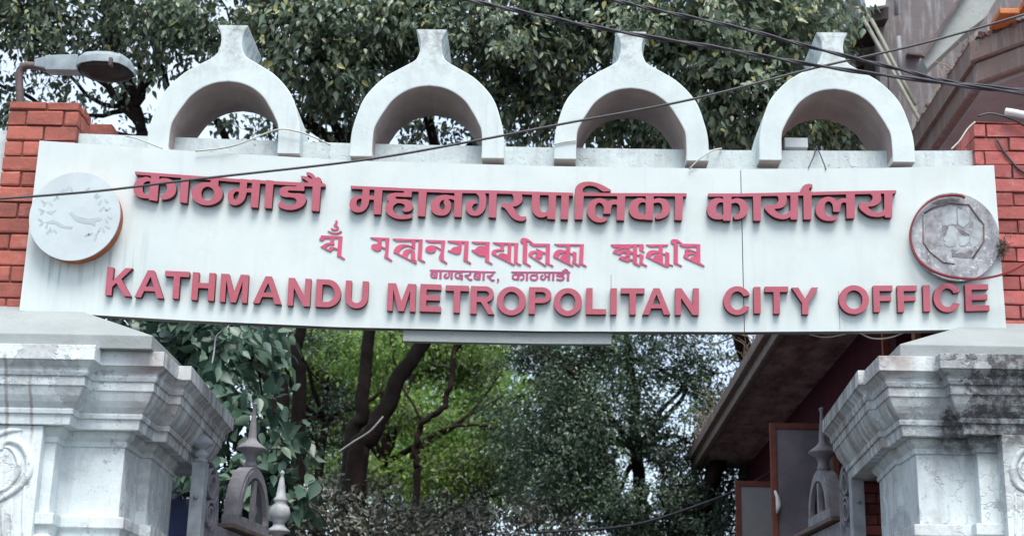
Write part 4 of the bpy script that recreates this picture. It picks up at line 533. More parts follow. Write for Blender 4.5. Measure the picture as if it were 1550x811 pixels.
def patch(pts, Y=-.1235):
    mm = MB()
    w = [P(*zpx(x, y), Y) for x, y in pts]; k = len(w)
    mm.add([(p[0], Y, p[2]) for p in w] + [(p[0], Y + .0015, p[2]) for p in w], [tuple(range(k)), tuple(range(k, 2 * k))[::-1]] + [(i, (i + 1) % k, (i + 1) % k + k, i + k) for i in range(k)]); mm.build('bird_print', M['print'], em)
patch([(415, 375), (440, 365), (470, 395), (520, 410), (590, 425), (660, 410), (700, 420), (690, 438), (640, 450), (640, 490), (600, 470), (540, 465), (480, 450), (440, 405)])
patch([(225, 365), (310, 350), (270, 390), (250, 385)])
patch([(215, 455), (280, 435), (330, 455), (380, 485), (450, 490), (440, 512), (350, 500), (300, 470), (240, 465)])


# right worn disc, its octagonal frame and the red trim that peeled away
wc = P(1446, 358, -0.05)
def mk_worn():
    k = NT('peeled disc face', 0.35, 0.5)
    a = k.ramp(k.noise(5, 6, 0.7), [(0.38, 0.0), (0.62, 1.0)])
    c = k.mix(a, (0.40, 0.43, 0.45), (0.17, 0.17, 0.19))
    b = k.ramp(k.noise(1, 5, 0.7, k.sc((12, 1, 3))), [(0.5, 0.0), (0.66, 1.0)])
    c = k.mix(k.math('MULTIPLY', b, 0.8), c, (0.15, 0.14, 0.15))
    d = k.ramp(k.noise(22, 6, 0.8), [(0.56, 0.0), (0.62, 1.0)])
    c = k.mix(d, c, (0.52, 0.56, 0.59)); k.color(c); k.bump(k.noise(14, 6, 0.7), 0.6, 0.012); return k.m
m = MB(); disc(m, wc, .318, .335, -.052, -.002, 56)
wdisc = m.build('worn_disc', mk_worn(), sign)
def zq(x, y, Y=-.056): return P(1360 + x / 5.068, 280 + y / 5.068, Y)
m = MB()
m.tube([zq(*q) for q in [(200, 215), (265, 175), (390, 140), (540, 150), (620, 260), (655, 300), (655, 430), (570, 560)]], .006, 6)
m.tube([zq(*q) for q in [(190, 230), (190, 440), (240, 510), (340, 590), (430, 605)]], .004, 6)
m.build('octagon_frame', M['rust'], wdisc)
def flake(name, pts, mat, y0, y1, seed):
    rg = random.Random(seed); q = []
    for i, (x, y) in enumerate(pts):                # torn edges: each side is broken up
        x2, y2 = pts[(i + 1) % len(pts)]
        for f in (0, .33, .66): q.append((x + (x2 - x) * f + rg.uniform(-7, 7), y + (y2 - y) * f + rg.uniform(-7, 7)))
    k = len(q); w3 = [zq(a, b, y0) for a, b in q]; m = MB()
    m.add([(p[0], y0, p[2]) for p in w3] + [(p[0], y1, p[2]) for p in w3], [tuple(range(k)), tuple(range(k, 2 * k))[::-1]] + [(i, (i + 1) % k, (i + 1) % k + k, i + k) for i in range(k)])
    m.build(name, mat, wdisc)
for i, pts in enumerate([[(330, 180), (440, 165), (445, 300), (330, 305)], [(395, 315), (445, 330), (440, 470), (360, 470), (350, 420), (375, 360)], [(575, 260), (625, 290), (640, 380), (600, 470), (560, 500), (550, 420), (570, 340)],
                         [(455, 175), (520, 210), (545, 240), (530, 300), (490, 330), (455, 290)], [(460, 400), (540, 390), (545, 440), (470, 470)]]): flake('paper_flake', pts, M['flake'], -.0545, -.0512, i)
for i, pts in enumerate([[(330, 310), (395, 315), (350, 405)], [(405, 490), (450, 500), (440, 530), (500, 515), (560, 500), (570, 555), (480, 565), (405, 550)], [(200, 235), (300, 205), (302, 430), (330, 460), (250, 490), (198, 440)],
                         [(250, 130), (400, 98), (480, 110), (400, 140), (300, 162)], [(452, 320), (470, 330), (545, 385), (520, 395), (455, 350)]]): flake('grime_patch', pts, M['grime'] if i != 2 else M['grime_pale'], -.0538, -.0514, 20 + i)
m = MB(); tp = [(510, 98), (470, 82), (390, 80), (300, 95), (220, 140), (150, 210), (105, 300), (90, 390), (105, 480), (150, 570), (230, 640), (330, 685), (430, 708), (550, 720), (680, 712), (800, 685), (890, 650), (970, 605), (1060, 545)]
tp3 = spline([zq(x, y, -.085 + (0 if i < 12 else -.02 * (i - 11))) for i, (x, y) in enumerate(tp)], 5)
vs = []; fs = []
for i, p in enumerate(tp3):
    t = (tp3[min(i + 1, len(tp3) - 1)] - tp3[max(i - 1, 0)]); t /= np.linalg.norm(t); nn = np.array([-t[2], 0, t[0]])
    for a, b in ((-1, -1), (1, -1), (1, 1), (-1, 1)): vs.append(p + nn * .006 * a + np.array([0, .014, 0]) * b)
for i in range(len(tp3) - 1):
    for k in range(4): fs.append((4 * i + k, 4 * i + (k + 1) % 4, 4 * i + 4 + (k + 1) % 4, 4 * i + 4 + k))
fs += [(0, 1, 2, 3), tuple(4 * len(tp3) - 1 - k for k in range(4))]
m.add(vs, fs).build('peeled_trim', plain('dark red trim', (0.20, 0.015, 0.02), 0.45, 0.25, 9), sign)

# ------------------------------------------------------------------ beam behind the sign
m = MB(); xs = np.linspace(-4.3, 3.9, 34); vs = []; fs = []
for x in xs:
    top = 5.735 + sag(x) * .45 - .02
    vs += [(x, .20, 4.62), (x, .20, top), (x, .60, top), (x, .60, 4.62)]
for i in range(33):
    a, b = 4 * i, 4 * i + 4
    for k in range(4): fs.append((a + k, a + (k + 1) % 4, b + (k + 1) % 4, b + k))
fs += [(0, 1, 2, 3), (4 * 34 - 1, 4 * 34 - 2, 4 * 34 - 3, 4 * 34 - 4)]
m.add(vs, fs)
beam = m.build('gate_beam', M['parapet'])
tag(beam, 'weathered white concrete beam behind the signboard and under the four arches', 'beam')
# brackets that carry the board
for x in (-3.4, -2, -.6, .8, 2.2, 3.0): MB().box(x - .03, x + .03, TH, .2, zt(x) - .5, zt(x) - .42).build('bracket', M['rust'], sign)

# ------------------------------------------------------------------ four arches
outer = [(755, .577), (650, .572), (570, .543), (490, .497), (430, .428), (378, .338), (345, .252), (315, .165), (300, .126), (285, .104), (250, .085), (210, .082), (180, .094), (165, .107), (147, .121)]
def zrow(y): return (755 - y) / 583.0
R_o = [np.array((h, zrow(y))) for y, h in outer]
R_o = spline(R_o[:-1], 5) + [np.array((.121, zrow(147)))]
inn = [(755, .409), (640, .404), (590, .375), (540, .328), (490, .270), (450, .185), (428, .095), (420, 0.0)]
R_i = spline([np.array((h, zrow(y))) for y, h in inn], 5)
AX = [-2.418, -0.888, 0.636, 2.162]; AZ = [5.575, 5.562, 5.565, 5.580]
ALAB = ['white ogee arch crowning the gate nearest the street lamp', 'white ogee arch with mottled tip, second from the street lamp',
        'white ogee arch crossed by a thin grey wire, second from the old house', 'white ogee arch under the cable crossing, nearest the old house']
def arch_mesh(seed):
    rg = random.Random(seed); left = [(-u, v) for u, v in R_o]; right = [(u, v) for u, v in reversed(R_o)]
    inr = [(u, v) for u, v in R_i]; inl = [(-u, v) for u, v in reversed(R_i)][1:]
    poly = left + right + inr + inl                      # closed outline with the opening at the bottom
    m = MB()
    m.prism(poly, 0.04, 0.64, lambda u, v, d: (u, d, v)); return m
for i in range(4):
    m = arch_mesh(i)
    o = m.build('ogee_arch', M['arch'], None)
    o.location = (AX[i] + .003, 0, AZ[i])
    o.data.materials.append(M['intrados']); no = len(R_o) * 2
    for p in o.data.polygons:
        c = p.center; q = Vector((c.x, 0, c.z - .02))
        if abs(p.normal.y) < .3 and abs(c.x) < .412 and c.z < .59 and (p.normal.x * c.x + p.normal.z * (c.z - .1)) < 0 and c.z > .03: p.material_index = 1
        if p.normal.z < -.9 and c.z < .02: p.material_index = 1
    tag(o, ALAB[i], 'arch', 'ogee arches on top of the gate')
    mod = o.modifiers.new('bevel', 'BEVEL'); mod.width = 0.009; mod.segments = 2; mod.limit_method = 'ANGLE'; mod.angle_limit = radians(50)

# ------------------------------------------------------------------ brick columns
def bricks(m, x0, x1, y0, y1, z0, z1, ch, bl, seed, off=0):
    """courses of bricks on the four faces"""
    rg = random.Random(seed); z = z0; row = 0; g_ = .012; t = .09
    while z < z1 - .02:
        h = min(ch, z1 - z)
        for face in range(4):
            a0, a1 = (x0, x1) if face in (0, 2) else (y0, y1)
            if face in (1, 3): a0 += t; a1 -= t
            s = a0 - (bl * .5 if (row + face) % 2 else 0) - off
            while s < a1 - .01:
                e = s + bl * rg.uniform(.93, 1.07); b0, b1 = max(s, a0) , min(e, a1)
                if b1 - b0 > .025:
                    j = rg.uniform(-.007, .007); lo, hi = b0 + g_ / 2, b1 - g_ / 2; zz0, zz1 = z + g_ / 2, z + h - g_ / 2
                    if face == 0: m.box(lo, hi, y0 - .004 + j, y0 + t, zz0, zz1)
                    elif face == 2: m.box(lo, hi, y1 - t, y1 + j, zz0, zz1)
                    elif face == 1: m.box(x1 - t, x1 + j, lo, hi, zz0, zz1)
                    else: m.box(x0 + j, x0 + t, lo, hi, zz0, zz1)
                s = e
        z += h; row += 1
def core(x0, x1, y0, y1, z0, z1):
    m = MB(); m.box(x0 + .015, x1 - .015, y0 + .015, y1 - .015, z0, z1 - .008); return m
bc = thing('brick_column', (-3.83, .36, 4.3), 'red brick column carrying the street lamp', 'brick column')
m = MB(); zt_l = P(70, 159, .2)[2]
bricks(m, -4.1, -3.555, .13, .45, 4.2, zt_l, .1235, .30, 3); m.build('shaft', M['brick_l'], bc, bevel=.012, jitter=.003)
core(-4.1, -3.555, .13, .45, 4.2, zt_l).build('mortar_core', M['mortar'], bc)
m = MB(); z2 = P(160, 186, .62)[2]; xr = P(171, 187, .62)[0]
bricks(m, -4.0, xr, .62, .95, 4.3, z2, .1235, .26, 5); m.build('buttress', M['brick_l'], bc, bevel=.012, jitter=.003)
core(-4.0, xr, .62, .95, 4.3, z2).build('buttress_core', M['mortar'], bc)
bc2 = thing('brick_column', (3.6, .4, 4.3), 'red brick column with loose wires at the right end of the sign', 'brick column')
m = MB(); bricks(m, 3.205, 4.05, .13, .6, 4.2, 5.95, .108, .33, 8, .07); m.build('shaft', M['brick_r'], bc2, bevel=.013, jitter=.004)
core(3.205, 4.05, .13, .6, 4.2, 5.95).build('mortar_core', M['mortar'], bc2)
m = MB()
m.tube(pathpx([(1480, 176, .1), (1500, 172, .1), (1530, 180, .1), (1560, 196, .1)]), .008, 6)
m.tube(pathpx([(1508, 210, .115), (1520, 230, .115), (1538, 252, .115), (1552, 262, .115)]), .008, 6)
m.build('loose_wire', M['cable_grey'], bc2)
o = MB().tube(pathpx([(1522, 169, .05), (1540, 172, .05), (1575, 180, .05)]), .028, 12).build('lamp_tube', M['white'], None)
tag(o, 'short white lamp tube on top of the right brick column', 'lamp tube')

# white wall beyond the left column
m = MB(); a = P(-20, 208, 1.2); m.box(-8, -3.75, 1.2, 1.4, 0, a[2]); o = m.build('side_wall', M['parapet']); tag(o, 'plain whitewashed wall behind the left brick column', 'wall')

# ------------------------------------------------------------------ gate piers
def offset_poly(pl, o):
    n = len(pl); out = []
    for i in range(n):
        a, b, c = np.array(pl[i - 1]), np.array(pl[i]), np.array(pl[(i + 1) % n])
        d1 = (b - a) / np.linalg.norm(b - a); d2 = (c - b) / np.linalg.norm(c - b)
        n1 = np.array([-d1[1], d1[0]]); n2 = np.array([-d2[1], d2[0]])
        out.append(b + o * (n1 + n2) / (1 + n1.dot(n2)))
    return out
def sweep(plan, prof):
    m = MB(); n = len(plan); vs = []; fs = []
    for o, z in prof:
        for p in offset_poly(plan, o): vs.append((p[0], p[1], z))
    for i in range(len(prof) - 1):
        for k in range(n): fs.append((i * n + k, i * n + (k + 1) % n, (i + 1) * n + (k + 1) % n, (i + 1) * n + k))
    fs += [tuple(range(n)), tuple((len(prof) - 1) * n + k for k in range(n))]
    return m.add(vs, fs)
def zf(o, y, dz): return P(70, y, -.71 + o)[2] + dz
CORN = [(0, 520.4), (0, 543.2), (.012, 543.8), (.018, 546), (.032, 550), (.05, 555), (.056, 559), (.05, 560.5), (.06, 567.5), (.072, 568.2), (.072, 582), (.082, 583), (.088, 588), (.102, 597), (.125, 607), (.150, 615), (.158, 617), (.15, 618.5), (.155, 625.3), (.170, 626), (.178, 642)]
CAPI = [(.235, 642.6), (.240, 646), (.252, 653), (.280, 660.5), (.272, 662.3), (.274, 668.5), (.288, 669.5)]
BASE = [(.235, 777), (.235, 792.5), (.252, 794), (.262, 800), (.268, 808), (.240, 812), (.235, 830), (.20, 834), (.20, 860)]
def pier(name, plan, backY, dz, mat, label, capbox, hipdir, panelx, orn, loc):
    r = thing(name, loc, label, 'gate pier', 'piers of the gateway')
    pc = [(o, zf(o, y, dz)) for o, y in CORN]; m = sweep(plan, pc); m.build('cornice', mat, r, bevel=.006)
    plan = [(x, min(y, backY)) for x, y in plan]
    pk = [(o, zf(o, y, dz)) for o, y in CAPI]; zsh = zf(.288, 776.5, dz)
    ps = [(pk[0][0], pc[-1][1] - .001)] + pk[1:] + [(.288, zsh)]
    sweep(plan, ps).build('shaft', mat, r, bevel=.006)
    pb = [(o, zf(o, y, dz)) for o, y in BASE]; pb = [(.235, zsh - .001)] + pb[1:] + [(.20, 0.0)]
    sweep(plan, pb).build('plinth', mat, r, bevel=.006)
    x0, x1, y0, y1 = capbox; z0 = pc[0][1] - .002; z1 = z0 + .095; ins = .80; z2 = z1 + .41
    q = [(x0, y0), (x1, y0), (x1, y1), (x0, y1)]
    if hipdir > 0: t = [(x0, y0 + ins), (x1 - ins * 1.1, y0 + ins), (x1 - ins * 1.1, y1 - .5), (x0, y1 - .5)]
    else: t = [(x0 + ins * 1.1, y0 + ins), (x1, y0 + ins), (x1, y1 - .5), (x0 + ins * 1.1, y1 - .5)]
    vs = [(*p, z0) for p in q] + [(*p, z1) for p in q] + [(*p, z2) for p in t]
    fs = [(0, 1, 2, 3), (8, 9, 10, 11)] + [(b + k, b + (k + 1) % 4, b + 4 + (k + 1) % 4, b + 4 + k) for b in (0, 4) for k in range(4)]
    MB().add(vs, fs).build('cap_slab', M['cap'], r, bevel=.006)
    zt_ = pc[-1][1] - .003
    yp = -.71 + .288 - .085
    MB().box(min(panelx), max(panelx), yp, yp + .3, 0.5, zt_).build('front_panel', mat, r, bevel=.006)
    m = MB()
    for pts, rad in orn:
        pp = spline([P(px, py, yp + .004) for px, py in pts], 5); k = len(pp)
        m.tube(pp, [rad * (.35 + .65 * sin(pi * min(1, max(0, (i + 1) / (k + 1))))) for i in range(k)], 8)
    m.build('scroll_relief', mat, r)
    return r
def zo(x, y): return x / 4.48, 630 + y / 4.48
orn_l = [([zo(*q) for q in [(10, 230), (35, 180), (80, 165), (150, 195), (195, 270), (200, 370), (165, 440), (90, 510), (10, 560), (-60, 600)]], .030),
         ([zo(*q) for q in [(20, 205), (70, 215), (110, 260), (130, 330), (110, 410), (50, 480), (0, 505), (-60, 530)]], .020),
         ([zo(*q) for q in [(-40, 150), (10, 115), (70, 95), (150, 92)]], .022),
         ([zo(*q) for q in [(70, 160), (130, 165), (180, 215), (212, 300), (215, 400)]], .014),
         ([zo(*q) for q in [(170, 455), (165, 560), (160, 680), (155, 830)]], .018),
         ([zo(*q) for q in [(15, 620), (20, 700), (18, 840)]], .016), ([zo(*q) for q in [(75, 560), (80, 700), (75, 840)]], .012)]
pier('gate_pier', [(-6.5, -.71), (-2.985, -.71), (-2.985, -.55), (-2.56, -.55), (-2.56, -.12), (-2.47, -.12), (-2.555, 1.86), (-6.5, 1.86)], 1.36, 0.0, M['plaster_l'],
     'whitewashed stone gate pier with moulded cornice under the street lamp', (-6.5, -2.635, -.62, 1.7), 1, (-6.5, P(60, 700, -.5)[0]), orn_l, (-4.0, .5, 0))
orn_r = [([(1562, 676), (1550, 681), (1540, 690), (1533, 707), (1534, 724), (1542, 737), (1560, 746)], .026), ([(1560, 690), (1549, 696), (1543, 708), (1546, 722), (1558, 732)], .016),
         ([(1536, 745), (1538, 770), (1536, 815)], .014), ([(1548, 750), (1550, 780), (1548, 815)], .014)]
pier('gate_pier', [(2.643, -.655), (6.5, -.655), (6.5, 1.8), (2.31, 1.8), (2.215, -.10), (2.262, -.10), (2.262, -.55), (2.643, -.55)], 1.30, .06, M['plaster_r'],
     'whitewashed stone gate pier with cornice blackened by mould', (2.42, 6.5, -.50, 1.6), -1, (P(1515, 700, -.45)[0], 6.5), orn_r, (4.0, .5, 0))
# red brick wall behind the right pier
bw = thing('brick_wall', (2.9, 2.6, 0), 'strip of red brick wall behind the blackened right pier', 'wall')
m = MB(); bricks(m, 2.63, 3.4, 1.85, 2.9, 2.2, 3.62, .085, .24, 12); m.build('brickwork', M['brick_r'], bw, bevel=.005)
core(2.63, 3.4, 1.85, 2.9, 0, 3.62).build('mortar_core', M['mortar'], bw)

# ------------------------------------------------------------------ iron gate leaves
def gate_leaf(x0, y0, s, zpost, zarch, R, tc, label, ball, spire_h, flat_post, sd=1):
    r = thing('gate_leaf', (x0, y0, 0), label, 'gate', 'iron gate leaves standing open')
    d = Vector((s, 1, 0)).normalized(); nrm = Vector((d.y, -d.x, 0)); o = Vector((x0, y0, 0))
    pt = lambda t, z, k=0.0: o + d * t + nrm * k + Vector((0, 0, z))
    MB().obox(pt(0, zpost / 2), d * .045, nrm * .052, (0, 0, zpost / 2)).build('post', M['iron_light'], r, bevel=.006)
    m = MB(); bolt = pt(-.046, zpost - .27); m.tube([bolt, bolt - d * .02], .017, 6); m.build('bolt', M['iron'], r)
    if not flat_post:
        MB().lathe(pt(0, zpost), [(.05, 0), (.052, .02), (.03, .035), (.055, .05), (.052, .075), (.022, .1), (.03, .105), (.085, .135), (.088, .15), (.06, .185), (.02, .21), (.003, .222)], 18).build('post_finial', M['iron_light'], r)
    zr = zarch - R - .10
    L0, L1 = .16, tc * 2 + .25
    MB().obox(pt((tc - R - .12 + L1) / 2, zr), d * ((L1 - tc + R + .12) / 2), nrm * .075, (0, 0, .018)).build('top_rail', M['rust'], r, bevel=.004)
    MB().obox(pt((L0 + L1) / 2, zr / 2 - .01), d * ((L1 - L0) / 2), nrm * .012, (0, 0, zr / 2 - .022)).build('sheet_panel', M['iron'], r)
    # arched crest
    m = MB(); n = 28
    def ring(r0, r1, k0, k1):
        vs = []; fs = []
        for i in range(n + 1):
            a = pi * i / n
            for rr, kk in ((r0, k0), (r1, k0), (r1, k1), (r0, k1)): vs.append(pt(tc + rr * cos(a), zr + .1 + rr * sin(a) * 1.02, kk))
        for i in range(n):
            for q in range(4): fs.append((4 * i + q, 4 * i + (q + 1) % 4, 4 * i + 4 + (q + 1) % 4, 4 * i + 4 + q))
        fs += [(0, 1, 2, 3), (4 * n + 3, 4 * n + 2, 4 * n + 1, 4 * n)]; m.add(vs, fs)
    ring(R - .03, R, -.06, .06); ring(R - .09, R - .029, .03 * sd, .068 * sd)
    m.obox(pt(tc, zr + .1 + (R - .1) / 2, .044 * sd), d * .028, nrm * .018, (0, 0, (R - .1) / 2))
    for e in (-1, 1): m.obox(pt(tc + e * (R - .0), zr + .058, 0), d * .03, nrm * .06, (0, 0, .042))
    m.obox(pt(tc, zr + .06, .044 * sd), d * (R - .03), nrm * .018, (0, 0, .04))
    for e in (-1, 1):     # little scrolls in the openings
        cpt = [(pt(tc + e * (R * .42) + .06 * (1 - a / 9) * cos(a), zr + .2 + .06 * (1 - a / 9) * sin(a), .0)) for a in np.linspace(0, 7.5, 26)]
        m.tube(cpt, .014, 6)
    m.build('arched_crest', M['iron'], r, bevel=.003)
    MB().lathe(pt(tc, zr + .1 + R * 1.02 - .01), [(.055, 0), (.058, .04), (.046, .06), (.052, .1), (.075, .135), (.128, .163), (.13, .172), (.095, .2), (.06, .225), (.04, .25), (.036, .27), (.022, .27 + spire_h * .55), (.014, .25 + spire_h * .9), (.022, .27 + spire_h * .93), (.026, .27 + spire_h * .96), (.006, .27 + spire_h)], 18).build('spire_finial', M['iron'], r)
    if ball:
        MB().lathe(pt(ball, zr + .0), [(.05, 0), (.05, .1), (.10, .12), (.105, .135), (.06, .17), (.05, .2), (.085, .24), (.098, .29), (.085, .345), (.05, .38), (.062, .4), (.065, .415), (.045, .44), (.022, .60), (.012, .63), (.02, .645), (.022, .66), (.004, .68)], 20).build('ball_finial', M['iron_light'], r)
    def band(uv, w=.045, th=.010):     # flat iron strip bent in the plane of the leaf
        vs = []; fs = []; k = len(uv)
        for i, (u, v) in enumerate(uv):
            a = Vector(uv[min(i + 1, k - 1)]) - Vector(uv[max(i - 1, 0)]); a.normalize()
            for e1, e2 in ((-1, -1), (1, -1), (1, 1), (-1, 1)): vs.append(pt(u - a.y * th * e1, v + a.x * th * e1, w * e2))
        for i in range(k - 1):
            for q in range(4): fs.append((4 * i + q, 4 * i + (q + 1) % 4, 4 * i + 4 + (q + 1) % 4, 4 * i + 4 + q))
        fs += [(0, 1, 2, 3), (4 * k - 1, 4 * k - 2, 4 * k - 3, 4 * k - 4)]; m.add(vs, fs)
    m = MB()     # scrollwork between post and crest
    for zc, rr, e in ((zr + .25, .12, 1), (zr + .02, .10, -1)):
        band([(.20 + rr * 1.15 * (1 - a / 16) * cos(a * e), zc + rr * (1 - a / 16) * sin(a) * 1.15) for a in np.linspace(-1.2, 9.5, 46)])
    band([(.10 + .26 * sin(a), zr + .42 * cos(a)) for a in np.linspace(.05, 2.4, 22)])
    m.build('scrollwork', M['iron'], r)
    return r
def solve(px, py, y): return P(px, py, y)
pl = P(304, 700, .95); pa = P(378, 706, 2.2)
gate_leaf(pl[0], .95, .115, pl[2], pa[2] - .02, .44, 1.24, 'grey iron gate leaf with two spiked finials below the left pier', 2.2, .30, False)
pr = P(1295, 709, 1.6); pa2 = P(1257, 711, 2.65)
gate_leaf(pr[0], 1.6, -.06, pr[2], pa2[2] - .02, .36, 1.02, 'grey iron gate leaf with one spire finial below the right pier', 0, .30, True, -1)
# parked vehicle glass glimpsed behind the left pier
vh = MB(); a = P(266, 742, 4.2); b = P(292, 835, 4.2)
vh.prism([(a[0] - 1.6, .5), (b[0] + .3, .5), (b[0] + .3, a[2] - .5), (b[0] - .1, a[2]), (a[0] - 1.5, a[2])], 4.2, 7.5, lambda u, v, d: (u, d, v))
o = vh.build('parked_van', plain('dark blue paintwork', (0.012, 0.016, 0.045), 0.2, 0.2, 3, 0, 0, 0.6), None, bevel=.08)
tag(o, 'dark blue van glimpsed between the left pier and the gate post', 'van')

# ------------------------------------------------------------------ street lamp on the left column
lamp = thing('street_lamp', P(32, 160, .25), 'old galvanised street lamp with bent pipe arm', 'street lamp')
m = MB(); LY = .27
m.tube(pathpx([(31, 172, LY), (30, 140, LY), (29, 116, LY), (32, 105, LY), (40, 100, LY), (52, 100, LY), (72, 103, LY)], 5), .030, 12); m.build('pipe_arm', M['pipe'], lamp)
m = MB(); a = P(55, 97, LY); b = P(121, 100, LY); mid = (a + b) / 2
ang = Vector(((b - a)[0], 0, (b - a)[2])).normalized(); up_ = Vector((-ang.z, 0, ang.x))
def LP(px, py, k=0.0): return P(px, py, LY + k)
def hull(secs, mm):
    vs = []; n = len(secs[0])
    for s in secs: vs += s
    fs = [(i * n + k, i * n + (k + 1) % n, (i + 1) * n + (k + 1) % n, (i + 1) * n + k) for i in range(len(secs) - 1) for k in range(n)]
    fs += [tuple(range(n)), tuple((len(secs) - 1) * n + k for k in range(n))]
    mm.add(vs, fs)
secs = []
for px, yt, yb, w in ((54, 92, 103, .035), (70, 90, 107, .05), (72, 88, 110, .055), (121, 87, 111, .06)):
    a, b = P(px, yt, LY), P(px, yb, LY)
    secs.append([(a[0], LY - w, a[2]), (a[0], LY + w, a[2]), (b[0], LY + w, b[2]), (b[0], LY - w, b[2])])
hull(secs, m); m.build('gear_housing', M['lamp_metal'], lamp, bevel=.006)
m = MB(); secs = []
for px, yt, yb, w in ((119, 93, 104, .07), (124, 85, 104, .10), (132, 81, 103, .125), (150, 80, 102, .145), (170, 81, 103, .15), (188, 85, 105, .14), (198, 92, 108, .10), (204, 104, 112, .04)):
    a, b = P(px, yt, LY - .02), P(px, yb, LY - .02)
    n = 10; s = [(a[0], LY + w * cos(pi * k / n), b[2] + (a[2] - b[2]) * (sin(pi * k / n) ** .6 if 0 < k < n else 0)) for k in range(n + 1)]
    secs.append(s)
hull(secs, m); m.build('lamp_head', M['lamp_metal'], lamp)
m = MB(); secs = []
for px, yt, yb, w in ((121, 104, 108, .06), (128, 104, 116, .10), (140, 103, 122, .125), (158, 103, 125, .135), (175, 104, 125, .135), (190, 106, 122, .12), (200, 109, 117, .07)):
    a, b = P(px, yt, LY), P(px, yb, LY)
    n = 10; secs.append([(a[0], LY - w * cos(pi * k / n), a[2] - (a[2] - b[2]) * .95 * sin(pi * k / n) + .004) for k in range(n + 1)])
hull(secs, m); m.build('lens_bowl', M['lens'], lamp)
m = MB(); a = P(167, 93, LY - .17); m.box(a[0] - .012, a[0] + .012, LY - .175, LY - .12, a[2] - .03, a[2] + .03); m.build('clasp', M['pipe'], lamp)

# ------------------------------------------------------------------ cables and wires
def cable(name, pts, r, mat, label, cat='cable', group=None, twist=0):
    pp = pathpx(pts, 7); m = MB()
    if twist:
        for e in (0, pi):
            q = []
            for i, p in enumerate(pp): q.append(p + np.array([0, twist * cos(i * .9 + e), twist * sin(i * .9 + e)]))
            m.tube(q, r, 6)
    else: m.tube(pp, r, 6)
    return tag(m.build(name, mat), label, cat, group)
cable('overhead_cable', [(640, -14, -1.5), (705, 0, -1.5), (800, 20, -1.5), (930, 47, -1.5), (1100, 75, -1.5), (1240, 100, -1.5), (1420, 125, -1.5), (1600, 148, -1.5)], .0082, M['cable'], 'thick black twisted cable sloping across the tip of the third arch', twist=.0075)
cable('overhead_cable', [(860, -15, -1.2), (925, 0, -1.2), (1000, 17, -1.2), (1120, 43, -1.2), (1240, 75, -1.2), (1360, 105, -1.2), (1450, 126, -1.2), (1600, 141, -1.2)], .0082, M['cable'], 'thick black twisted cable starting above the third arch at the top edge', twist=.007)
cable('overhead_cable', [(-40, 304, -.9), (0, 301, -.9), (150, 289, -.9), (300, 271, -.9), (545, 243, -.9), (720, 213, -.9), (850, 188, -.9), (1050, 150, -.9), (1230, 104, -.9), (1400, 65, -.9), (1600, 8, -.9)], .0085, M['cable_grey'], 'thin grey wire rising across the whole sign from lower left to upper right')
cable('loose_wire', [(296, 229, -.03), (353, 221, -.03), (417, 197, .0), (449, 199, .0), (475, 208, .05), (500, 220, .18)], .006, M['string'], 'pale loose wire sagging across the foot of the first arch', 'wire')
cable('loose_wire', [(190, 206, .15), (205, 209, .1), (221, 215, .02), (246, 225, .01)], .006, M['string'], 'short pale wire beside the outer foot of the first arch', 'wire')
cable('loose_wire', [(838, 219, .03), (855, 215, .03), (873, 213, .03)], .005, M['string'], 'short wire tied round the left foot of the third arch', 'wire')
cable('loose_wire', [(1043, 256, -.02), (1060, 240, -.02), (1078, 228, .05), (1092, 225, .19)], .006, M['string'], 'pale wire slanting down at the right foot of the third arch', 'wire')
cable('loose_wire', [(1224, 254, -.01), (1232, 236, .1), (1236, 224, .19), (1244, 240, .1), (1250, 256, -.01)], .005, M['cable_grey'], 'dark forked wire hanging over the parapet inside the fourth arch', 'wire')
cable('loose_wire', [(1440, 226, .1), (1452, 214, .1), (1465, 195, .12), (1476, 185, .12)], .007, M['string'], 'pale wire climbing to the top of the right brick column', 'wire')
cable('hanging_string', [(1225, 506, .12), (1250, 510, .12), (1280, 505, .12)], .006, M['string'], 'pale string sagging under the board in front of the soffit', 'string')
cable('hanging_string', [(1300, 503, .12), (1318, 511, .12), (1336, 512, .12), (1352, 509, .12), (1368, 503, .12)], .006, M['string'], 'pale string sagging under the board above the right pier', 'string')
cable('hanging_string', [(1040, 503, .12), (1062, 517, .12), (1085, 519, .12), (1112, 509, .12)], .006, M['string'], 'pale string sagging under the board in front of the dark tree', 'string')
cable('hanging_string', [(342, 492, .12), (336, 500, .12), (327, 510, .12), (324, 533, .12), (321, 550, .12)], .006, M['string'], 'pale string hanging beneath the left half of the board', 'string')
cable('low_cable', [(800, 806, 8), (860, 803, 8), (920, 799, 8), (980, 789, 8), (1060, 763, 8), (1130, 735, 8), (1190, 700, 8)], .016, M['cable'], 'black cable sagging low in front of the dark tree', 'cable')
m = MB(); a = P(1186, 211, .3); b = P(1222, 226, .3); m.box(a[0], b[0], .26, .4, b[2], a[2]); o = m.build('junction_box', M['white'], None, bevel=.006)
tag(o, 'small white box on the parapet inside the fourth arch', 'junction box')
# dry nest behind the edge of the worn disc
m = MB(); rg = random.Random(11); c = P(1516, 375, -.03)
for i in range(150):
    a = rg.uniform(0, 2 * pi); b = rg.gauss(0, .6); L = rg.uniform(.03, .085)
    p0 = V3(c) + Vector((rg.gauss(0, .022), rg.gauss(-.01, .02), rg.gauss(0, .032)))
    p1 = p0 + Vector((cos(a), b * .6, sin(a))) * L * .6
    m.tube([p0, p1], .0022, 4)
o = m.build('twig_nest', M['twig'], None); tag(o, 'small brown nest of twigs between the worn disc and the bricks', 'nest')

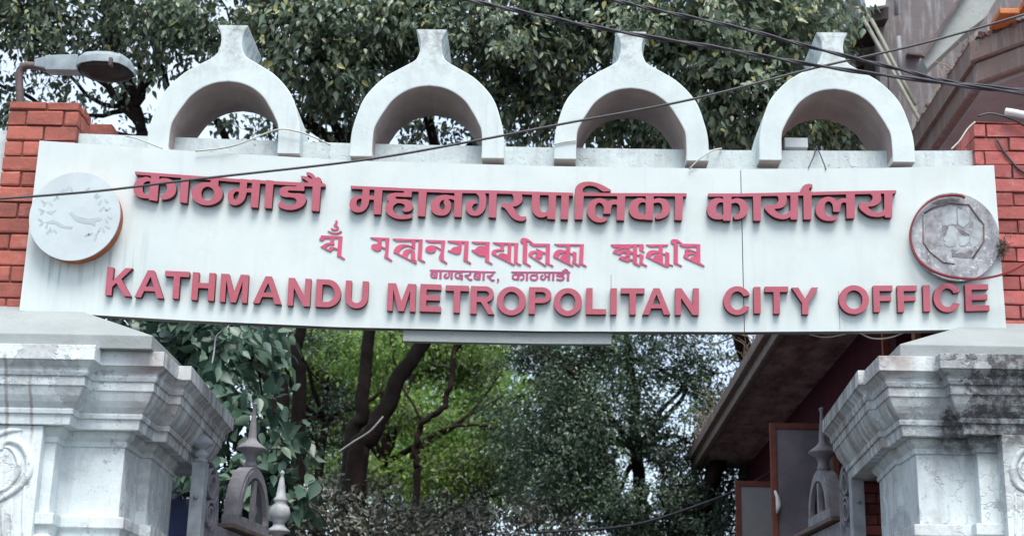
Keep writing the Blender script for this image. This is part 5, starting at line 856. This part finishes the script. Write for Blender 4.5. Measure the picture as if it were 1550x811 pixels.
# ------------------------------------------------------------------ house on the right
hs = thing('old_house', (4.5, 6, 0), 'maroon house with deep stained eaves and open shutters behind the right pier', 'house')
ze = 5.12
MB().box(3.0, 7.5, 2.0, 12.2, 0, 5.3).build('wall', M['maroon'], hs)
m = MB(); m.prism([(2.33, ze + .05), (3.05, ze), (7.5, ze), (7.5, ze + .5), (2.33, ze + .16)], .75, 11.6, lambda u, v, d: (u, d, v))
rf = m.build('lower_roof', M['soffit'], hs)
m = MB(); m.box(2.26, 2.33, .72, 11.65, ze + .02, ze + .14); m.box(2.20, 2.30, .70, 11.7, ze + .141, ze + .27); m.build('eave_fascia', M['fascia'], rf, bevel=.01, jitter=.006)
def shutter(px0, py_t, Y, x1, pane, zbot):
    a = P(px0, py_t, Y); w = .062; m = MB()
    m.box(a[0], a[0] + w, Y, Y + .045, zbot, a[2]); m.box(a[0] + w, x1 - w, Y, Y + .045, a[2] - w, a[2]); m.box(x1 - w, x1, Y, Y + .045, zbot, a[2]); m.box(a[0] + w, x1 - w, Y, Y + .045, zbot, zbot + w)
    s = m.build('shutter', M['window_wood'], hs, bevel=.004)
    MB().box(a[0] + w - .005, x1 - w + .005, Y + .015, Y + .03, zbot + w - .005, a[2] - w + .005).build('pane', pane, s)
    return a, s
a, sh = shutter(1165, 639, 4.6, 3.0, M['glass'], 3.0)
q = P(1176, 700, 4.55); q2 = P(1176, 776, 4.55)
m = MB(); m.tube([P(1173, 742, 4.56), P(1177, 752, 4.55), P(1179, 765, 4.55), P(1176, 776, 4.55)], [.012, .02, .03, .008], 8); m.build('paper_tag', M['white'], sh)
shutter(1113, 727, 7.1, 3.0, M['glass_pale'], 3.0)
for px, wv in ((1340, .06), (1390, .11)):
    Yp = 3.0 * FPX / (px - 812) * .985 - 10.4
    MB().box(2.955, 3.0, Yp, Yp + wv, 3.2, ze).build('window_post', M['orange_wood'], hs)
MB().box(2.955, 3.0, 2.9, 2.98, 2.4, 4.6).build('window_post', M['orange_wood'], hs)
# upper canted eave
cA = P(1467, 70, 2.6); z_e = cA[2]
def canted(dx, z0, z1):
    c = np.array([cA[0] + dx * .8, 2.6 + dx * .3]); d1 = np.array([.63, -.777])
    pts = [c, c + d1 * 2.6, c + d1 * 2.6 + np.array([4, 0]), np.array([c[0] + 5, 12]), np.array([c[0], 12])]
    n = len(pts); vs = [(p[0], p[1], z) for z in (z0, z1) for p in pts]
    return vs, [tuple(range(n))[::-1], tuple(range(n, 2 * n))] + [(k, (k + 1) % n, n + (k + 1) % n, n + k) for k in range(n)]
m = MB(); m.add(*canted(0, z_e - .17, z_e + .04)); ue = m.build('upper_eave', M['fascia'], hs, bevel=.02, jitter=.012, seed=2)
m = MB(); m.add(*canted(.06, z_e - .37, z_e - .171)); m.build('eave_moulding', M['fascia'], ue, bevel=.015, jitter=.008, seed=3)
m = MB(); m.add(*canted(.16, z_e - .41, z_e - .371)); m.build('eave_soffit', M['cement'], ue)
m = MB(); m.add(*canted(1.5, 5.4, z_e - .411)); m.build('upper_wall', M['fascia'], hs)
m = MB(); c0 = P(1500, 24, 2.2)
for i in range(3): m.box(c0[0] + .02 + i * .2, c0[0] + .2 + i * .2, 2.0 - i * .2, 2.35 - i * .2, z_e + .045 + i * .05, z_e + .10 + i * .06)
m.build('clay_tile', M['tile'], ue, bevel=.01)
# weathered building further back
ob = thing('grey_building', (6.2, 10, 0), 'derelict grey rendered building behind the canted eave at upper right', 'building')
YB = 9.0
def quad(m, pts, Y0, Y1):
    w = [P(px, py, Y0) for px, py in pts]; n = len(w)
    m.add([(p[0], Y0, p[2]) for p in w] + [(p[0], Y1, p[2]) for p in w], [tuple(range(n)), tuple(range(n, 2 * n))[::-1]] + [(k, (k + 1) % n, n + (k + 1) % n, n + k) for k in range(n)])
m = MB(); a = P(1332, -120, YB); b = P(1700, 400, YB); m.box(a[0], 12, YB, 14, 0, a[2]); m.build('wall', M['oldwall'], ob)
m = MB(); quad(m, [(1296, 30), (1331, 30), (1331, 330), (1296, 330)], YB + .8, YB + 3); quad(m, [(1310, 18), (1345, 10), (1345, 28), (1310, 34)], YB - .5, YB + .4); m.build('dark_recess', plain('recess shade and timber', (0.03, 0.022, 0.022), 0.8), ob)  # recess is a solid block; the opening's shade is put into its dark colour
m = MB(); quad(m, [(1331, 20), (1342, 18), (1345, 240), (1334, 240)], YB - .25, YB - .001); m.build('pilaster', M['oldwall'], ob)
m = MB(); quad(m, [(1490, -60), (1530, -40), (1505, 4), (1492, 26), (1463, 48), (1403, 104), (1396, 90), (1455, 0)], YB - 1.6, YB - 1.2); m.build('slanting_buttress', M['limewash'], ob)
m = MB(); m.tube([P(1356, -30, YB - .3), P(1357, 23, YB - .3)], .03, 8); m.build('drain_pipe', M['pale_pipe'], ob)
m = MB(); m.tube([P(1360, 56, YB - .3), P(1364, 120, YB - .3)], .035, 8); m.build('drain_pipe', M['pale_pipe'], ob)
m = MB(); quad(m, [(1374, 79), (1395, 81), (1395, 84), (1374, 82)], YB - .12, YB - .001); m.build('string_course', M['pipe'], ob)
m = MB(); quad(m, [(1462, -20), (1468, -20), (1400, 86), (1395, 84)], YB - 1.7, YB - 1.62); m.build('timber_brace', M['pipe'], ob)
for pts, lab in (([(1294, 6, 8.2), (1336, 80, 7.9), (1373, 148, 7.6)], 'pale bamboo pole leaning on the grey building, the longer of two'), ([(1309, 12, 8.2), (1336, 62, 7.95), (1359, 108, 7.8)], 'pale bamboo pole leaning on the grey building, the shorter of two')):
    m = MB(); pp = [P(*q) for q in pts]; ex = pp[-1] + (pp[-1] - pp[0]) * .5; m.tube(pp + [ex], .027, 8); tag(m.build('bamboo_pole', M['bamboo']), lab, 'pole', 'leaning bamboo poles')
m = MB(); quad(m, [(1300, -30), (1345, -30), (1340, 8), (1312, 12)], 8.4, 8.6); tag(m.build('tin_sheet', M['white']), 'white tin sheet at the top edge beside the bamboo poles', 'sheet')

def tufts(name, spots, n, h, label, seed):
    rg = random.Random(seed); m = MB()
    for (x, y, z) in spots:
        for i in range(n):
            p = Vector((x + rg.gauss(0, .05), y + rg.gauss(0, .08), z)); d = Vector((rg.gauss(0, .5), rg.gauss(0, .4), 1)).normalized() * h * rg.uniform(.4, 1.2)
            m.tube([p, p + d * .5, p + d + Vector((d.x * .4, d.y * .4, -.1 * h))], [.006, .005, .002], 4)
    return tag(m.build(name, M['drygrass']), label, 'dry grass', None, 'stuff')
tufts('dry_grass', [(2.25 + .03 * (i % 3), 2.5 + i * .45, ze + .26) for i in range(20)], 9, .30, 'dry weeds growing along the lower eave of the maroon house', 5)
tufts('dry_grass', [(cA[0] + .05 + .02 * i, 2.8 + i * .3, z_e + .03) for i in range(14)] + [(cA[0] + .5 + .15 * i, 2.4 - i * .18, z_e + .03) for i in range(6)], 8, .22, 'dry weeds growing on the canted upper eave', 6)

rg = random.Random(9); m = MB()
for i in range(520):
    f = rg.random(); p = (cA[0] + .03 + abs(rg.gauss(0, .05)), 2.7 + f * 5.5, z_e + .05) if i % 3 else (cA[0] + .05 + rg.random() * 1.2, 0, z_e + .05)
    if not i % 3: p = (p[0], 2.6 - (p[0] - cA[0]) * 1.22 + rg.gauss(.03, .03), p[2])
    q = rg.uniform(.008, .032); m.obox(p, (q, q * rg.uniform(-.4, .4), 0), (q * rg.uniform(-.4, .4), q, q * .3), (0, -q * .2, q * rg.uniform(.4, .9)))
tag(m.build('roof_debris', plain('brown rubble', (0.15, 0.085, 0.075), 0.9, 0.5, 20), jitter=.011), 'brown rubble and moss along the edge of the canted eave', 'rubble', None, 'stuff')

# ------------------------------------------------------------------ foliage
def leaves(name, clumps, n, L, mat, parent, seed, per=22, spread=.14, droop=.85, wid=.225, shell=.45, gap=0.0, gscale=2.0, fine=False):
    """crown of single leaves: sprays spread through the clumps, leaves hang from each spray"""
    rg = np.random.default_rng(seed)
    C_ = np.array([c[:3] for c in clumps], float); R_ = np.array([c[3:6] for c in clumps], float)
    w = np.array([(c[6] if len(c) > 6 else 1.0) for c in clumps]) * (R_.prod(axis=1) ** (2 / 3)); w /= w.sum()
    ph = rg.uniform(0, 6.28, (4, 3)); fr = rg.normal(0, 1, (4, 3)); fr = fr / np.linalg.norm(fr, axis=1)[:, None] * np.array([[1.0], [1.7], [2.3], [3.1]]) * gscale
    def field(p): return sum(np.sin(p @ fr[i] + ph[i, 0]) for i in range(4)) / 2.0
    ns_ = max(4, int(n / per)); cen = np.zeros((0, 3)); cid = np.zeros(0, int)
    while len(cen) < ns_:
        k = rg.choice(len(w), ns_ * 2, p=w); u = rg.normal(0, 1, (ns_ * 2, 3)); u /= np.linalg.norm(u, axis=1)[:, None]
        p = C_[k] + u * R_[k] * (rg.uniform(0, 1, ns_ * 2) ** shell)[:, None]
        ok = field(p) > gap + rg.normal(0, .25, len(p)) if gap > -2 else np.ones(len(p), bool)
        cen = np.vstack([cen, p[ok]]); cid = np.concatenate([cid, k[ok]])
    cen = cen[:ns_]; cid = cid[:ns_]
    N = ns_ * per; i = np.repeat(np.arange(ns_), per)
    ax = rg.normal(0, 1, (ns_, 3)); ax[:, 2] = ax[:, 2] * .4 - .3; ax /= np.linalg.norm(ax, axis=1)[:, None]
    tpar = rg.uniform(-1, 1, N)
    pos = cen[i] + ax[i] * (tpar * spread * 1.6)[:, None] + rg.normal(0, spread * .45, (N, 3))
    out = (cen - C_[cid]) / R_[cid]; out /= np.linalg.norm(out, axis=1)[:, None] + 1e-6
    d = out[i] * .45 + rg.normal(0, .55, (N, 3)); d[:, 2] -= droop; d /= np.linalg.norm(d, axis=1)[:, None]
    up = out[i] * .8 + rg.normal(0, .45, (N, 3)); up[:, 2] += .5
    s = np.cross(d, up); s /= np.linalg.norm(s, axis=1)[:, None] + 1e-6; nn = np.cross(s, d)
    LL = (L * rg.uniform(.6, 1.2, N))[:, None]; W = LL * wid * rg.uniform(.8, 1.2, (N, 1)); cv = rg.uniform(-.02, .14, (N, 1)) * LL
    v0 = pos; v1 = pos + d * LL * .28 + s * W + nn * LL * .07; v2 = pos + d * LL * .28 - s * W + nn * LL * .07
    v3 = pos + d * LL * .62 + s * W * .62 + nn * LL * .05 - nn * cv * .4; v4 = pos + d * LL * .62 - s * W * .62 + nn * LL * .05 - nn * cv * .4
    v5 = pos + d * LL - nn * cv; v6 = pos + d * LL * .45
    vl = [v0, v1, v2, v3, v4, v5, v6]; tri = [(0, 6, 1), (0, 2, 6), (1, 6, 3), (2, 4, 6), (3, 6, 5), (4, 5, 6)]
    if fine:      # rounder outline for leaves that show large
        ts = (.0, .10, .26, .46, .66, .84, 1.0); ws = (.0, .62, 1.0, .93, .60, .24, .0); vl = []; tri = []
        for t_, w_ in zip(ts, ws):
            mid = pos + d * LL * t_ - nn * (cv * t_ * t_ + LL * .035 * sin(pi * t_)); e = nn * LL * .075 * w_
            vl += [mid] if w_ == 0 else [mid, mid + s * W * w_ + e, mid - s * W * w_ + e]
        rows = [(0, 0, 0)] + [(1 + 3 * q, 2 + 3 * q, 3 + 3 * q) for q in range(5)] + [(16, 16, 16)]
        for (m0, a0, b0), (m1, a1, b1) in zip(rows[:-1], rows[1:]):
            if a0 == m0: tri += [(m0, m1, a1), (m0, b1, m1)]
            elif a1 == m1: tri += [(a0, m0, m1), (m0, b0, m1)]
            else: tri += [(a0, m0, a1), (m0, m1, a1), (m0, b0, m1), (b0, b1, m1)]
    co = np.stack(vl, 1).reshape(-1, 3); tri = np.array(tri)
    F = (np.arange(N)[:, None, None] * len(vl) + tri[None]).reshape(-1, 3)
    me = bpy.data.meshes.new(name); me.vertices.add(len(co)); me.vertices.foreach_set('co', co.ravel().astype(np.float32))
    me.loops.add(F.size); me.loops.foreach_set('vertex_index', F.ravel().astype(np.int32))
    me.polygons.add(len(F)); me.polygons.foreach_set('loop_start', (np.arange(len(F)) * 3).astype(np.int32)); me.polygons.foreach_set('loop_total', np.full(len(F), 3, np.int32))
    me.update(calc_edges=True); me.validate()
    return link(name, me, mat, parent)

def limb(m, pts, r0, r1, n=9, sub=5, wob=.03, seed=0):
    pp = spline(pts, sub); k = len(pp); rg = np.random.default_rng(seed)
    pp = [p + rg.normal(0, wob * .35, 3) * (0 if i in (0,) else 1) for i, p in enumerate(pp)]
    m.tube(pp, [r0 + (r1 - r0) * (i / (k - 1)) ** .8 for i in range(k)], n)
def clump(px, py, Y, rx, ry, rz, w=1.0):
    p = P(px, py, Y); return (p[0], p[1], p[2], rx, ry, rz, w)
def branches(m, base, clumps, r, seed, twigs=5):
    rg = np.random.default_rng(seed); b = np.array(base, float)
    for c in clumps:
        e = np.array(c[:3]); mid = b * .45 + e * .55 + rg.normal(0, .25, 3); mid[2] += .1
        limb(m, [b, mid, e], r, r * .35, 7, 4, .05, seed)
        for t in range(twigs):
            u = rg.normal(0, 1, 3); u[2] = abs(u[2]) * .5; u /= np.linalg.norm(u); f = rg.uniform(.3, 1)
            s0 = mid * (1 - f) + e * f; q = s0 + u * np.array(c[3:6]) * .85
            limb(m, [s0, (s0 + q) / 2 + rg.normal(0, .08, 3), q], r * .28, .006, 5, 3, .04, seed + t)
TG = 'trees behind the gate'
def tree(name, label, trunks, clumps, n, L, lm, seed, base, r=.09, group=TG, twigs=5, **kw):
    t = thing(name, (base[0], base[1], 0), label, 'tree', group)
    m = MB()
    for pts, r0, r1 in trunks: limb(m, pts, r0, r1, 10, 6, .04, seed)
    for fork, cl in kw.pop('forks', []): branches(m, fork, cl, r, seed, twigs)
    m.build('trunk', M['bark'], t)
    leaves('crown', clumps, n, L, lm, t, seed, **kw)
    return t
def G0(px, py, Y):      # trunk foot on the ground under a visible point
    p = P(px, py, Y); return np.array([p[0], p[1], 0.0])

# tree A: upper left, two dark stems seen under the board
cA_ = [clump(40, 30, 5.6, 1.0, .9, .8, .7), clump(150, 10, 5.8, .9, .8, .7, .9), clump(20, 170, 6.0, .8, .7, .5, .5), clump(140, 110, 6.2, .8, .7, .6, .6), clump(260, 40, 5.2, .7, .7, .6, 1.2), clump(150, 62, 6.6, .45, .4, .3, 1.0), clump(230, -90, 5.4, 1.4, 1.2, .8), clump(-80, -60, 5.6, 1.2, 1.2, .9), clump(190, 200, 6.4, .6, .5, .35, .5)]
tree('shade_tree', 'leafy tree with two dark stems behind the street lamp',
     [([G0(432, 650, 6.5), P(425, 650, 6.5), P(400, 560, 6.5), P(330, 440, 6.4), P(235, 250, 6.2), P(200, 150, 6.0)], .12, .06),
      ([G0(455, 650, 6.8), P(452, 640, 6.8), P(447, 540, 6.8), P(450, 480, 6.8), P(380, 330, 6.6), P(330, 180, 6.2)], .10, .045),
      ([P(212, 190, 6.1), P(150, 120, 6.0), P(70, 60, 5.8), P(10, -20, 5.8)], .055, .02), ([P(205, 160, 6.0), P(245, 80, 5.8), P(270, 0, 5.6)], .05, .02),
      ([P(215, 200, 6.1), P(180, 120, 6.0), P(165, 40, 5.9), P(150, -40, 5.8)], .05, .015), ([P(210, 210, 6.2), P(120, 190, 6.0), P(30, 140, 6.0), P(-30, 120, 6)], .045, .015),
      ([P(230, 230, 6.2), P(255, 150, 6.0), P(232, 70, 5.9), P(220, 10, 5.8)], .06, .02)],
     cA_, 21000, .100, M['leaf_up'], 21, P(440, 650, 6.5), .04, forks=[(P(205, 160, 6.0), cA_[:5])], gap=-.32, gscale=2.4, spread=.13, fine=True)
# tree B: leaning trunk, crown behind the first two arches
cB_ = [clump(360, 30, 5.0, .9, .8, .8, 1.3), clump(470, 60, 4.8, .9, .8, .8, 1.4), clump(570, 50, 5.0, .9, .8, .7, 1.3), clump(640, 20, 5.0, .8, .7, .6, 1.0), clump(480, 170, 5.8, .7, .6, .5, .8), clump(420, -80, 5.0, 1.4, 1.2, .7), clump(330, 190, 6.6, .7, .6, .4, .5), clump(600, 190, 6.4, .9, .6, .4, .55)]
tree('shade_tree', 'tree with thick leaning trunk, its crown behind the first two arches',
     [([G0(535, 730, 7.0), P(540, 728, 7.0), P(562, 660, 7.0), P(600, 585, 7.0), P(648, 505, 7.0), P(690, 420, 6.8), P(650, 200, 6.2), P(600, 60, 5.6)], .150, .05),
      ([P(660, 480, 6.9), P(580, 330, 6.4), P(500, 180, 5.8), P(450, 60, 5.4)], .09, .03)],
     cB_, 19000, .104, M['leaf_up'], 22, P(535, 730, 7.0), .05, forks=[(P(520, 220, 5.8), cB_[:5])], gap=-.46, gscale=2.3, spread=.13, fine=True)
# tree C: upright trunk, crown in the middle
cC_ = [clump(760, 60, 4.8, .9, .8, .7, 1.3), clump(870, 30, 5.0, .9, .8, .7, 1.3), clump(730, 140, 5.4, .7, .6, .5, 1.0), clump(850, 150, 5.4, .8, .7, .5, 1.0), clump(800, -70, 5.0, 1.5, 1.2, .7), clump(930, 190, 6.4, .8, .6, .4, .8), clump(815, 205, 6.8, .5, .5, .3, .5), clump(700, 205, 6.6, .7, .6, .35, .4)]
tree('shade_tree', 'tree with upright dark trunk, its crown between the second and third arches',
     [([G0(525, 730, 8.2), P(528, 720, 8.2), P(548, 620, 8.2), P(562, 500, 8.2), P(640, 330, 7.4), P(740, 180, 6.0), P(790, 60, 5.5)], .115, .05), ([P(735, 195, 6.0), P(800, 160, 6.0), P(860, 120, 5.8), P(900, 60, 5.6)], .06, .03)],
     cC_, 18000, .104, M['leaf_up'], 23, P(525, 730, 8.2), .05, forks=[(P(750, 170, 6.0), cC_[:4])], gap=-.5, gscale=2.3, spread=.13, fine=True)
# tree D: dense crown right of the third arch
cD_ = [clump(980, 60, 4.6, .8, .8, .7, 1.2), clump(1090, 40, 4.4, .9, .8, .7, 1.5), clump(1190, 40, 4.6, .8, .8, .7, 1.4), clump(1110, 150, 4.6, .9, .8, .6, 1.6), clump(1180, 190, 5.0, .7, .7, .5, 1.3), clump(1030, 190, 5.2, .8, .7, .4, 1.2), clump(1090, -70, 4.8, 1.6, 1.2, .7), clump(1260, 190, 5.4, .6, .6, .4, 1.2), clump(960, 195, 5.8, .7, .6, .4, 1)]
tree('shade_tree', 'densest crown of drooping leaves, filling the gap between third and fourth arches',
     [([np.array([3.5, 12.9, 0]), np.array([3.5, 12.9, 3]), np.array([3.4, 12.7, 6.0]), np.array([2.6, 9.5, 7.2]), P(1095, 190, 6.0), P(1095, 90, 5.2)], .2, .06)],
     cD_, 23000, .110, M['leaf_up'], 24, (3.5, 12.9, 0), .05, forks=[(P(1092, 220, 5.8), cD_[:6])], gap=-1.2, gscale=2.0, spread=.12, fine=True)
# tree E: fine-leaved top right
cE_ = [clump(1245, 30, 9.5, .75, .9, .9, 1), clump(1255, 120, 9.8, .6, .7, .8, 1), clump(1240, -60, 9.5, 1.4, 1.2, .9)]
tree('fine_leaved_tree', 'fine leaved tree beside the bamboo poles at the top edge',
     [([np.array([2.0, 11.5, 0]), np.array([2.2, 11.2, 4]), P(1270, 230, 10.5), P(1265, 60, 9.8)], .18, .05)], cE_, 7000, .075, M['leaf_up'], 25, (2.0, 11.5, 0), .05, forks=[(P(1268, 140, 10), cE_)], gap=-.3, spread=.12)
# dark tree under the board at right
cF_ = [clump(860, 560, 11.5, 1.1, 1.0, .8), clump(960, 540, 12, 1.1, 1, .8, .8), clump(1080, 560, 12, .9, .9, .9, .8), clump(880, 650, 11.5, 1.1, 1, .8), clump(1000, 640, 12, 1.0, 1, .8, .6), clump(1060, 680, 12, 1, 1, .8, .7), clump(880, 740, 11.5, 1.1, 1, .8), clump(1000, 760, 11.5, 1.2, 1, .8), clump(1100, 790, 11.5, 1.0, 1, .7), clump(1060, 620, 11.8, .9, .9, .9), clump(960, 800, 11.5, 1.1, 1, .6), clump(1030, 770, 11.6, .8, .9, .5), clump(1060, 740, 11.8, .7, .9, .6), clump(940, 460, 12, 1.6, 1.2, .8), clump(800, 600, 12, .8, .8, 1.1, 1.0), clump(840, 700, 11.5, 1.0, 1, .9, 1.0), clump(830, 520, 12, .9, 1, .7, 1.0)]
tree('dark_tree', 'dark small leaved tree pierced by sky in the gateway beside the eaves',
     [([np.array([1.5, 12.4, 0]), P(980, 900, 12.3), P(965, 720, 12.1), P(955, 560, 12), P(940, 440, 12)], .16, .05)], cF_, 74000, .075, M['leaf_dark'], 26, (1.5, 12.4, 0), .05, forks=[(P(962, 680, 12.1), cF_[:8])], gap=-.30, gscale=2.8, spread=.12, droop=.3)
# bright trees further back
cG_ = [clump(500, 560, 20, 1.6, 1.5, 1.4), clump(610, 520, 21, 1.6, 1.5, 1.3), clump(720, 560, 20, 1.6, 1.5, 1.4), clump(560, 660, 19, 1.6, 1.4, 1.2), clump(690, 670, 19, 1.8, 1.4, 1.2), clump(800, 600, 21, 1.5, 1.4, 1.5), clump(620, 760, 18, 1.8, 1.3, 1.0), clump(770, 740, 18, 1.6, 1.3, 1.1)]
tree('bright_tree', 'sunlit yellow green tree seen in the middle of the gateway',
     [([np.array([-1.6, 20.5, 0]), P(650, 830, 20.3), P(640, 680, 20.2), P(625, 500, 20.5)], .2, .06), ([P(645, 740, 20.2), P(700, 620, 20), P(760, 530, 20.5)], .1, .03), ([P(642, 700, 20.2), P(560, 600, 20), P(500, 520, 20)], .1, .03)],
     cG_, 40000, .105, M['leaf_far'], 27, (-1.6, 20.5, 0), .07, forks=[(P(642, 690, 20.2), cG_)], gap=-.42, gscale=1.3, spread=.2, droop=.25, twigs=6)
cH_ = [clump(440, 540, 24, 1.8, 1.5, 1.5), clump(520, 640, 25, 1.8, 1.5, 1.5), clump(600, 600, 26, 1.8, 1.5, 1.8), clump(760, 640, 26, 1.8, 1.5, 1.8), clump(840, 560, 27, 1.8, 1.5, 1.5, .8), clump(700, 500, 27, 2, 1.5, 1.2, .9), clump(540, 520, 26, 1.8, 1.5, 1.4), clump(880, 700, 26, 1.8, 1.5, 1.6)]
tree('bright_tree', 'hazier yellow green tree farthest back in the gateway',
     [([np.array([-.9, 26.5, 0]), P(690, 800, 26), P(690, 620, 26), P(700, 500, 26)], .2, .06)], cH_, 34000, .13, M['leaf_far'], 28, (-.9, 26.5, 0), .07, forks=[(P(690, 680, 26), cH_)], gap=-.6, gscale=1.1, spread=.25, droop=.25)
# half shaded tree between the trunks and the bright trees
cM_ = [clump(520, 550, 13, .9, .9, .8), clump(610, 520, 13.5, 1.0, .9, .6), clump(480, 640, 13, .8, .9, .8), clump(600, 640, 13, .8, .9, .6, .8), clump(700, 530, 14, .9, .9, .5, .9), clump(560, 720, 12.5, 1.0, .9, .5), clump(700, 720, 13, 1.0, .9, .6, .8), clump(780, 650, 13.5, .8, .9, .8, .9), clump(760, 560, 14, .8, .8, .6, .8)]
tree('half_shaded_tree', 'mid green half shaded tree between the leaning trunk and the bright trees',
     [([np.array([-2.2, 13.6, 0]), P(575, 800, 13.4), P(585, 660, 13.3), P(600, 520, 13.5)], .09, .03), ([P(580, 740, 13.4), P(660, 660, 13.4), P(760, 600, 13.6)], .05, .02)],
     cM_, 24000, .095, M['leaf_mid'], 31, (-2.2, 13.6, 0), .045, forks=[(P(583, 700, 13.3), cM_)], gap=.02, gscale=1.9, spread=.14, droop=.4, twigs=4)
# thin crooked sapling in front of the bright trees
cS_ = [clump(650, 520, 9.5, .6, .6, .35), clump(760, 525, 9.5, .7, .6, .3), clump(560, 540, 9.8, .6, .5, .5), clump(700, 440, 9.5, 1.2, .8, .5), clump(490, 520, 9.6, .6, .5, .4)]
tree('sapling', 'slender crooked sapling in the gateway with a thin curving stem',
     [([G0(628, 770, 9.2), P(628, 770, 9.2), P(631, 700, 9.2), P(628, 680, 9.2), P(640, 640, 9.2), P(668, 618, 9.2), P(682, 580, 9.2), P(688, 520, 9.2), P(695, 440, 9.2)], .052, .035),
      ([P(690, 530, 9.2), P(712, 516, 9.2), P(790, 512, 9.3), P(860, 550, 9.4)], .022, .01), ([P(640, 640, 9.2), P(600, 560, 9.3), P(590, 500, 9.3)], .02, .008), ([P(688, 560, 9.2), P(640, 540, 9.3), P(610, 470, 9.4)], .018, .008)],
     cS_, 3800, .085, M['leaf_far'], 29, P(628, 770, 9.2), .03, forks=[(P(692, 480, 9.2), cS_[:2])], gap=-.2, spread=.14, droop=.5)
# dark understorey behind the leaning trunk
cU_ = [clump(470, 560, 10.5, .9, .8, .8, 1.0), clump(560, 520, 11, .9, .8, .5, .8), clump(480, 680, 10.5, .8, .8, .7, .9), clump(400, 520, 10, .8, .8, .7)]
tree('understorey_tree', 'shaded loose tree behind the two dark stems at the left of the gateway',
     [([np.array([-2.7, 10.7, 0]), P(480, 800, 10.6), P(490, 650, 10.6), P(500, 500, 10.8)], .09, .04), ([P(488, 690, 10.6), P(450, 600, 10.4), P(420, 520, 10)], .05, .02)], cU_, 5200, .09, M['leaf_dark'], 30, (-2.7, 10.7, 0), .04, forks=[(P(490, 640, 10.6), cU_)], gap=.15, spread=.15, droop=.4)

# shrubs
def shrub(name, label, clumps, n, L, lm, seed, base, **kw):
    t = thing(name, (base[0], base[1], 0), label, 'shrub', kw.pop('group', 'shrubs inside the gateway')); m = MB(); rg = np.random.default_rng(seed)
    for c in clumps:
        b = np.array([base[0] + rg.normal(0, .15), base[1] + rg.normal(0, .15), 0]); e = np.array(c[:3]); limb(m, [b, b * .5 + e * .5 + rg.normal(0, .15, 3), e], .035, .012, 6, 4, .04, seed)
        for q in range(3):
            u = rg.normal(0, .6, 3); limb(m, [e - (0, 0, .2), e + u * np.array(c[3:6])], .012, .004, 5, 3, .02, seed + q)
    m.build('stems', M['bark'], t); leaves('foliage', clumps, n, L, lm, t, seed, **kw); return t
cK = [clump(325, 540, 4.6, .45, .4, .45, 1.2), clump(260, 500, 4.8, .6, .5, .4), clump(385, 515, 4.8, .35, .4, .35, .8), clump(340, 620, 4.5, .45, .4, .4), clump(420, 660, 4.3, .3, .35, .25, 1.1), clump(370, 735, 4.3, .45, .4, .4), clump(430, 750, 4.2, .28, .3, .3), clump(300, 700, 4.6, .45, .4, .5), clump(200, 520, 5.0, .6, .5, .5)]
shrub('broad_leaved_shrub', 'broad leaved blue green shrub rising beside the left pier cornice', cK, 2600, .20, M['leaf_big'], 41, (-2.3, 4.6), per=9, spread=.13, droop=.6, wid=.27, gap=-1.0, fine=True)
cL = [clump(470, 770, 6.6, .7, .6, .4), clump(560, 770, 7.2, .8, .6, .35), clump(520, 815, 6.4, 1.0, .6, .4), clump(400, 800, 6.2, .7, .6, .5)]
shrub('hedge_shrub', 'dusty grey shrub at the foot of the leaning trunk', cL, 4800, .085, M['leaf_hedge'], 42, (-2.1, 6.8), per=16, spread=.11, droop=.25, gap=-1.0)
cL2 = [clump(660, 790, 8.5, .8, .6, .3), clump(740, 780, 9.0, .8, .6, .3), clump(700, 825, 8.4, 1.1, .6, .35), clump(820, 815, 9.0, .8, .6, .3)]
shrub('hedge_shrub', 'dusty grey shrub below the bright trees in the middle of the gateway', cL2, 5200, .08, M['leaf_hedge'], 43, (-.8, 8.8), per=16, spread=.11, droop=.25, gap=-.9)
cable('trunk_rope', [(512, 684, 6.7), (535, 668, 6.72), (560, 652, 6.75), (580, 630, 6.8)], .010, M['string'], 'pale rope tied across the leaning trunk', 'rope')
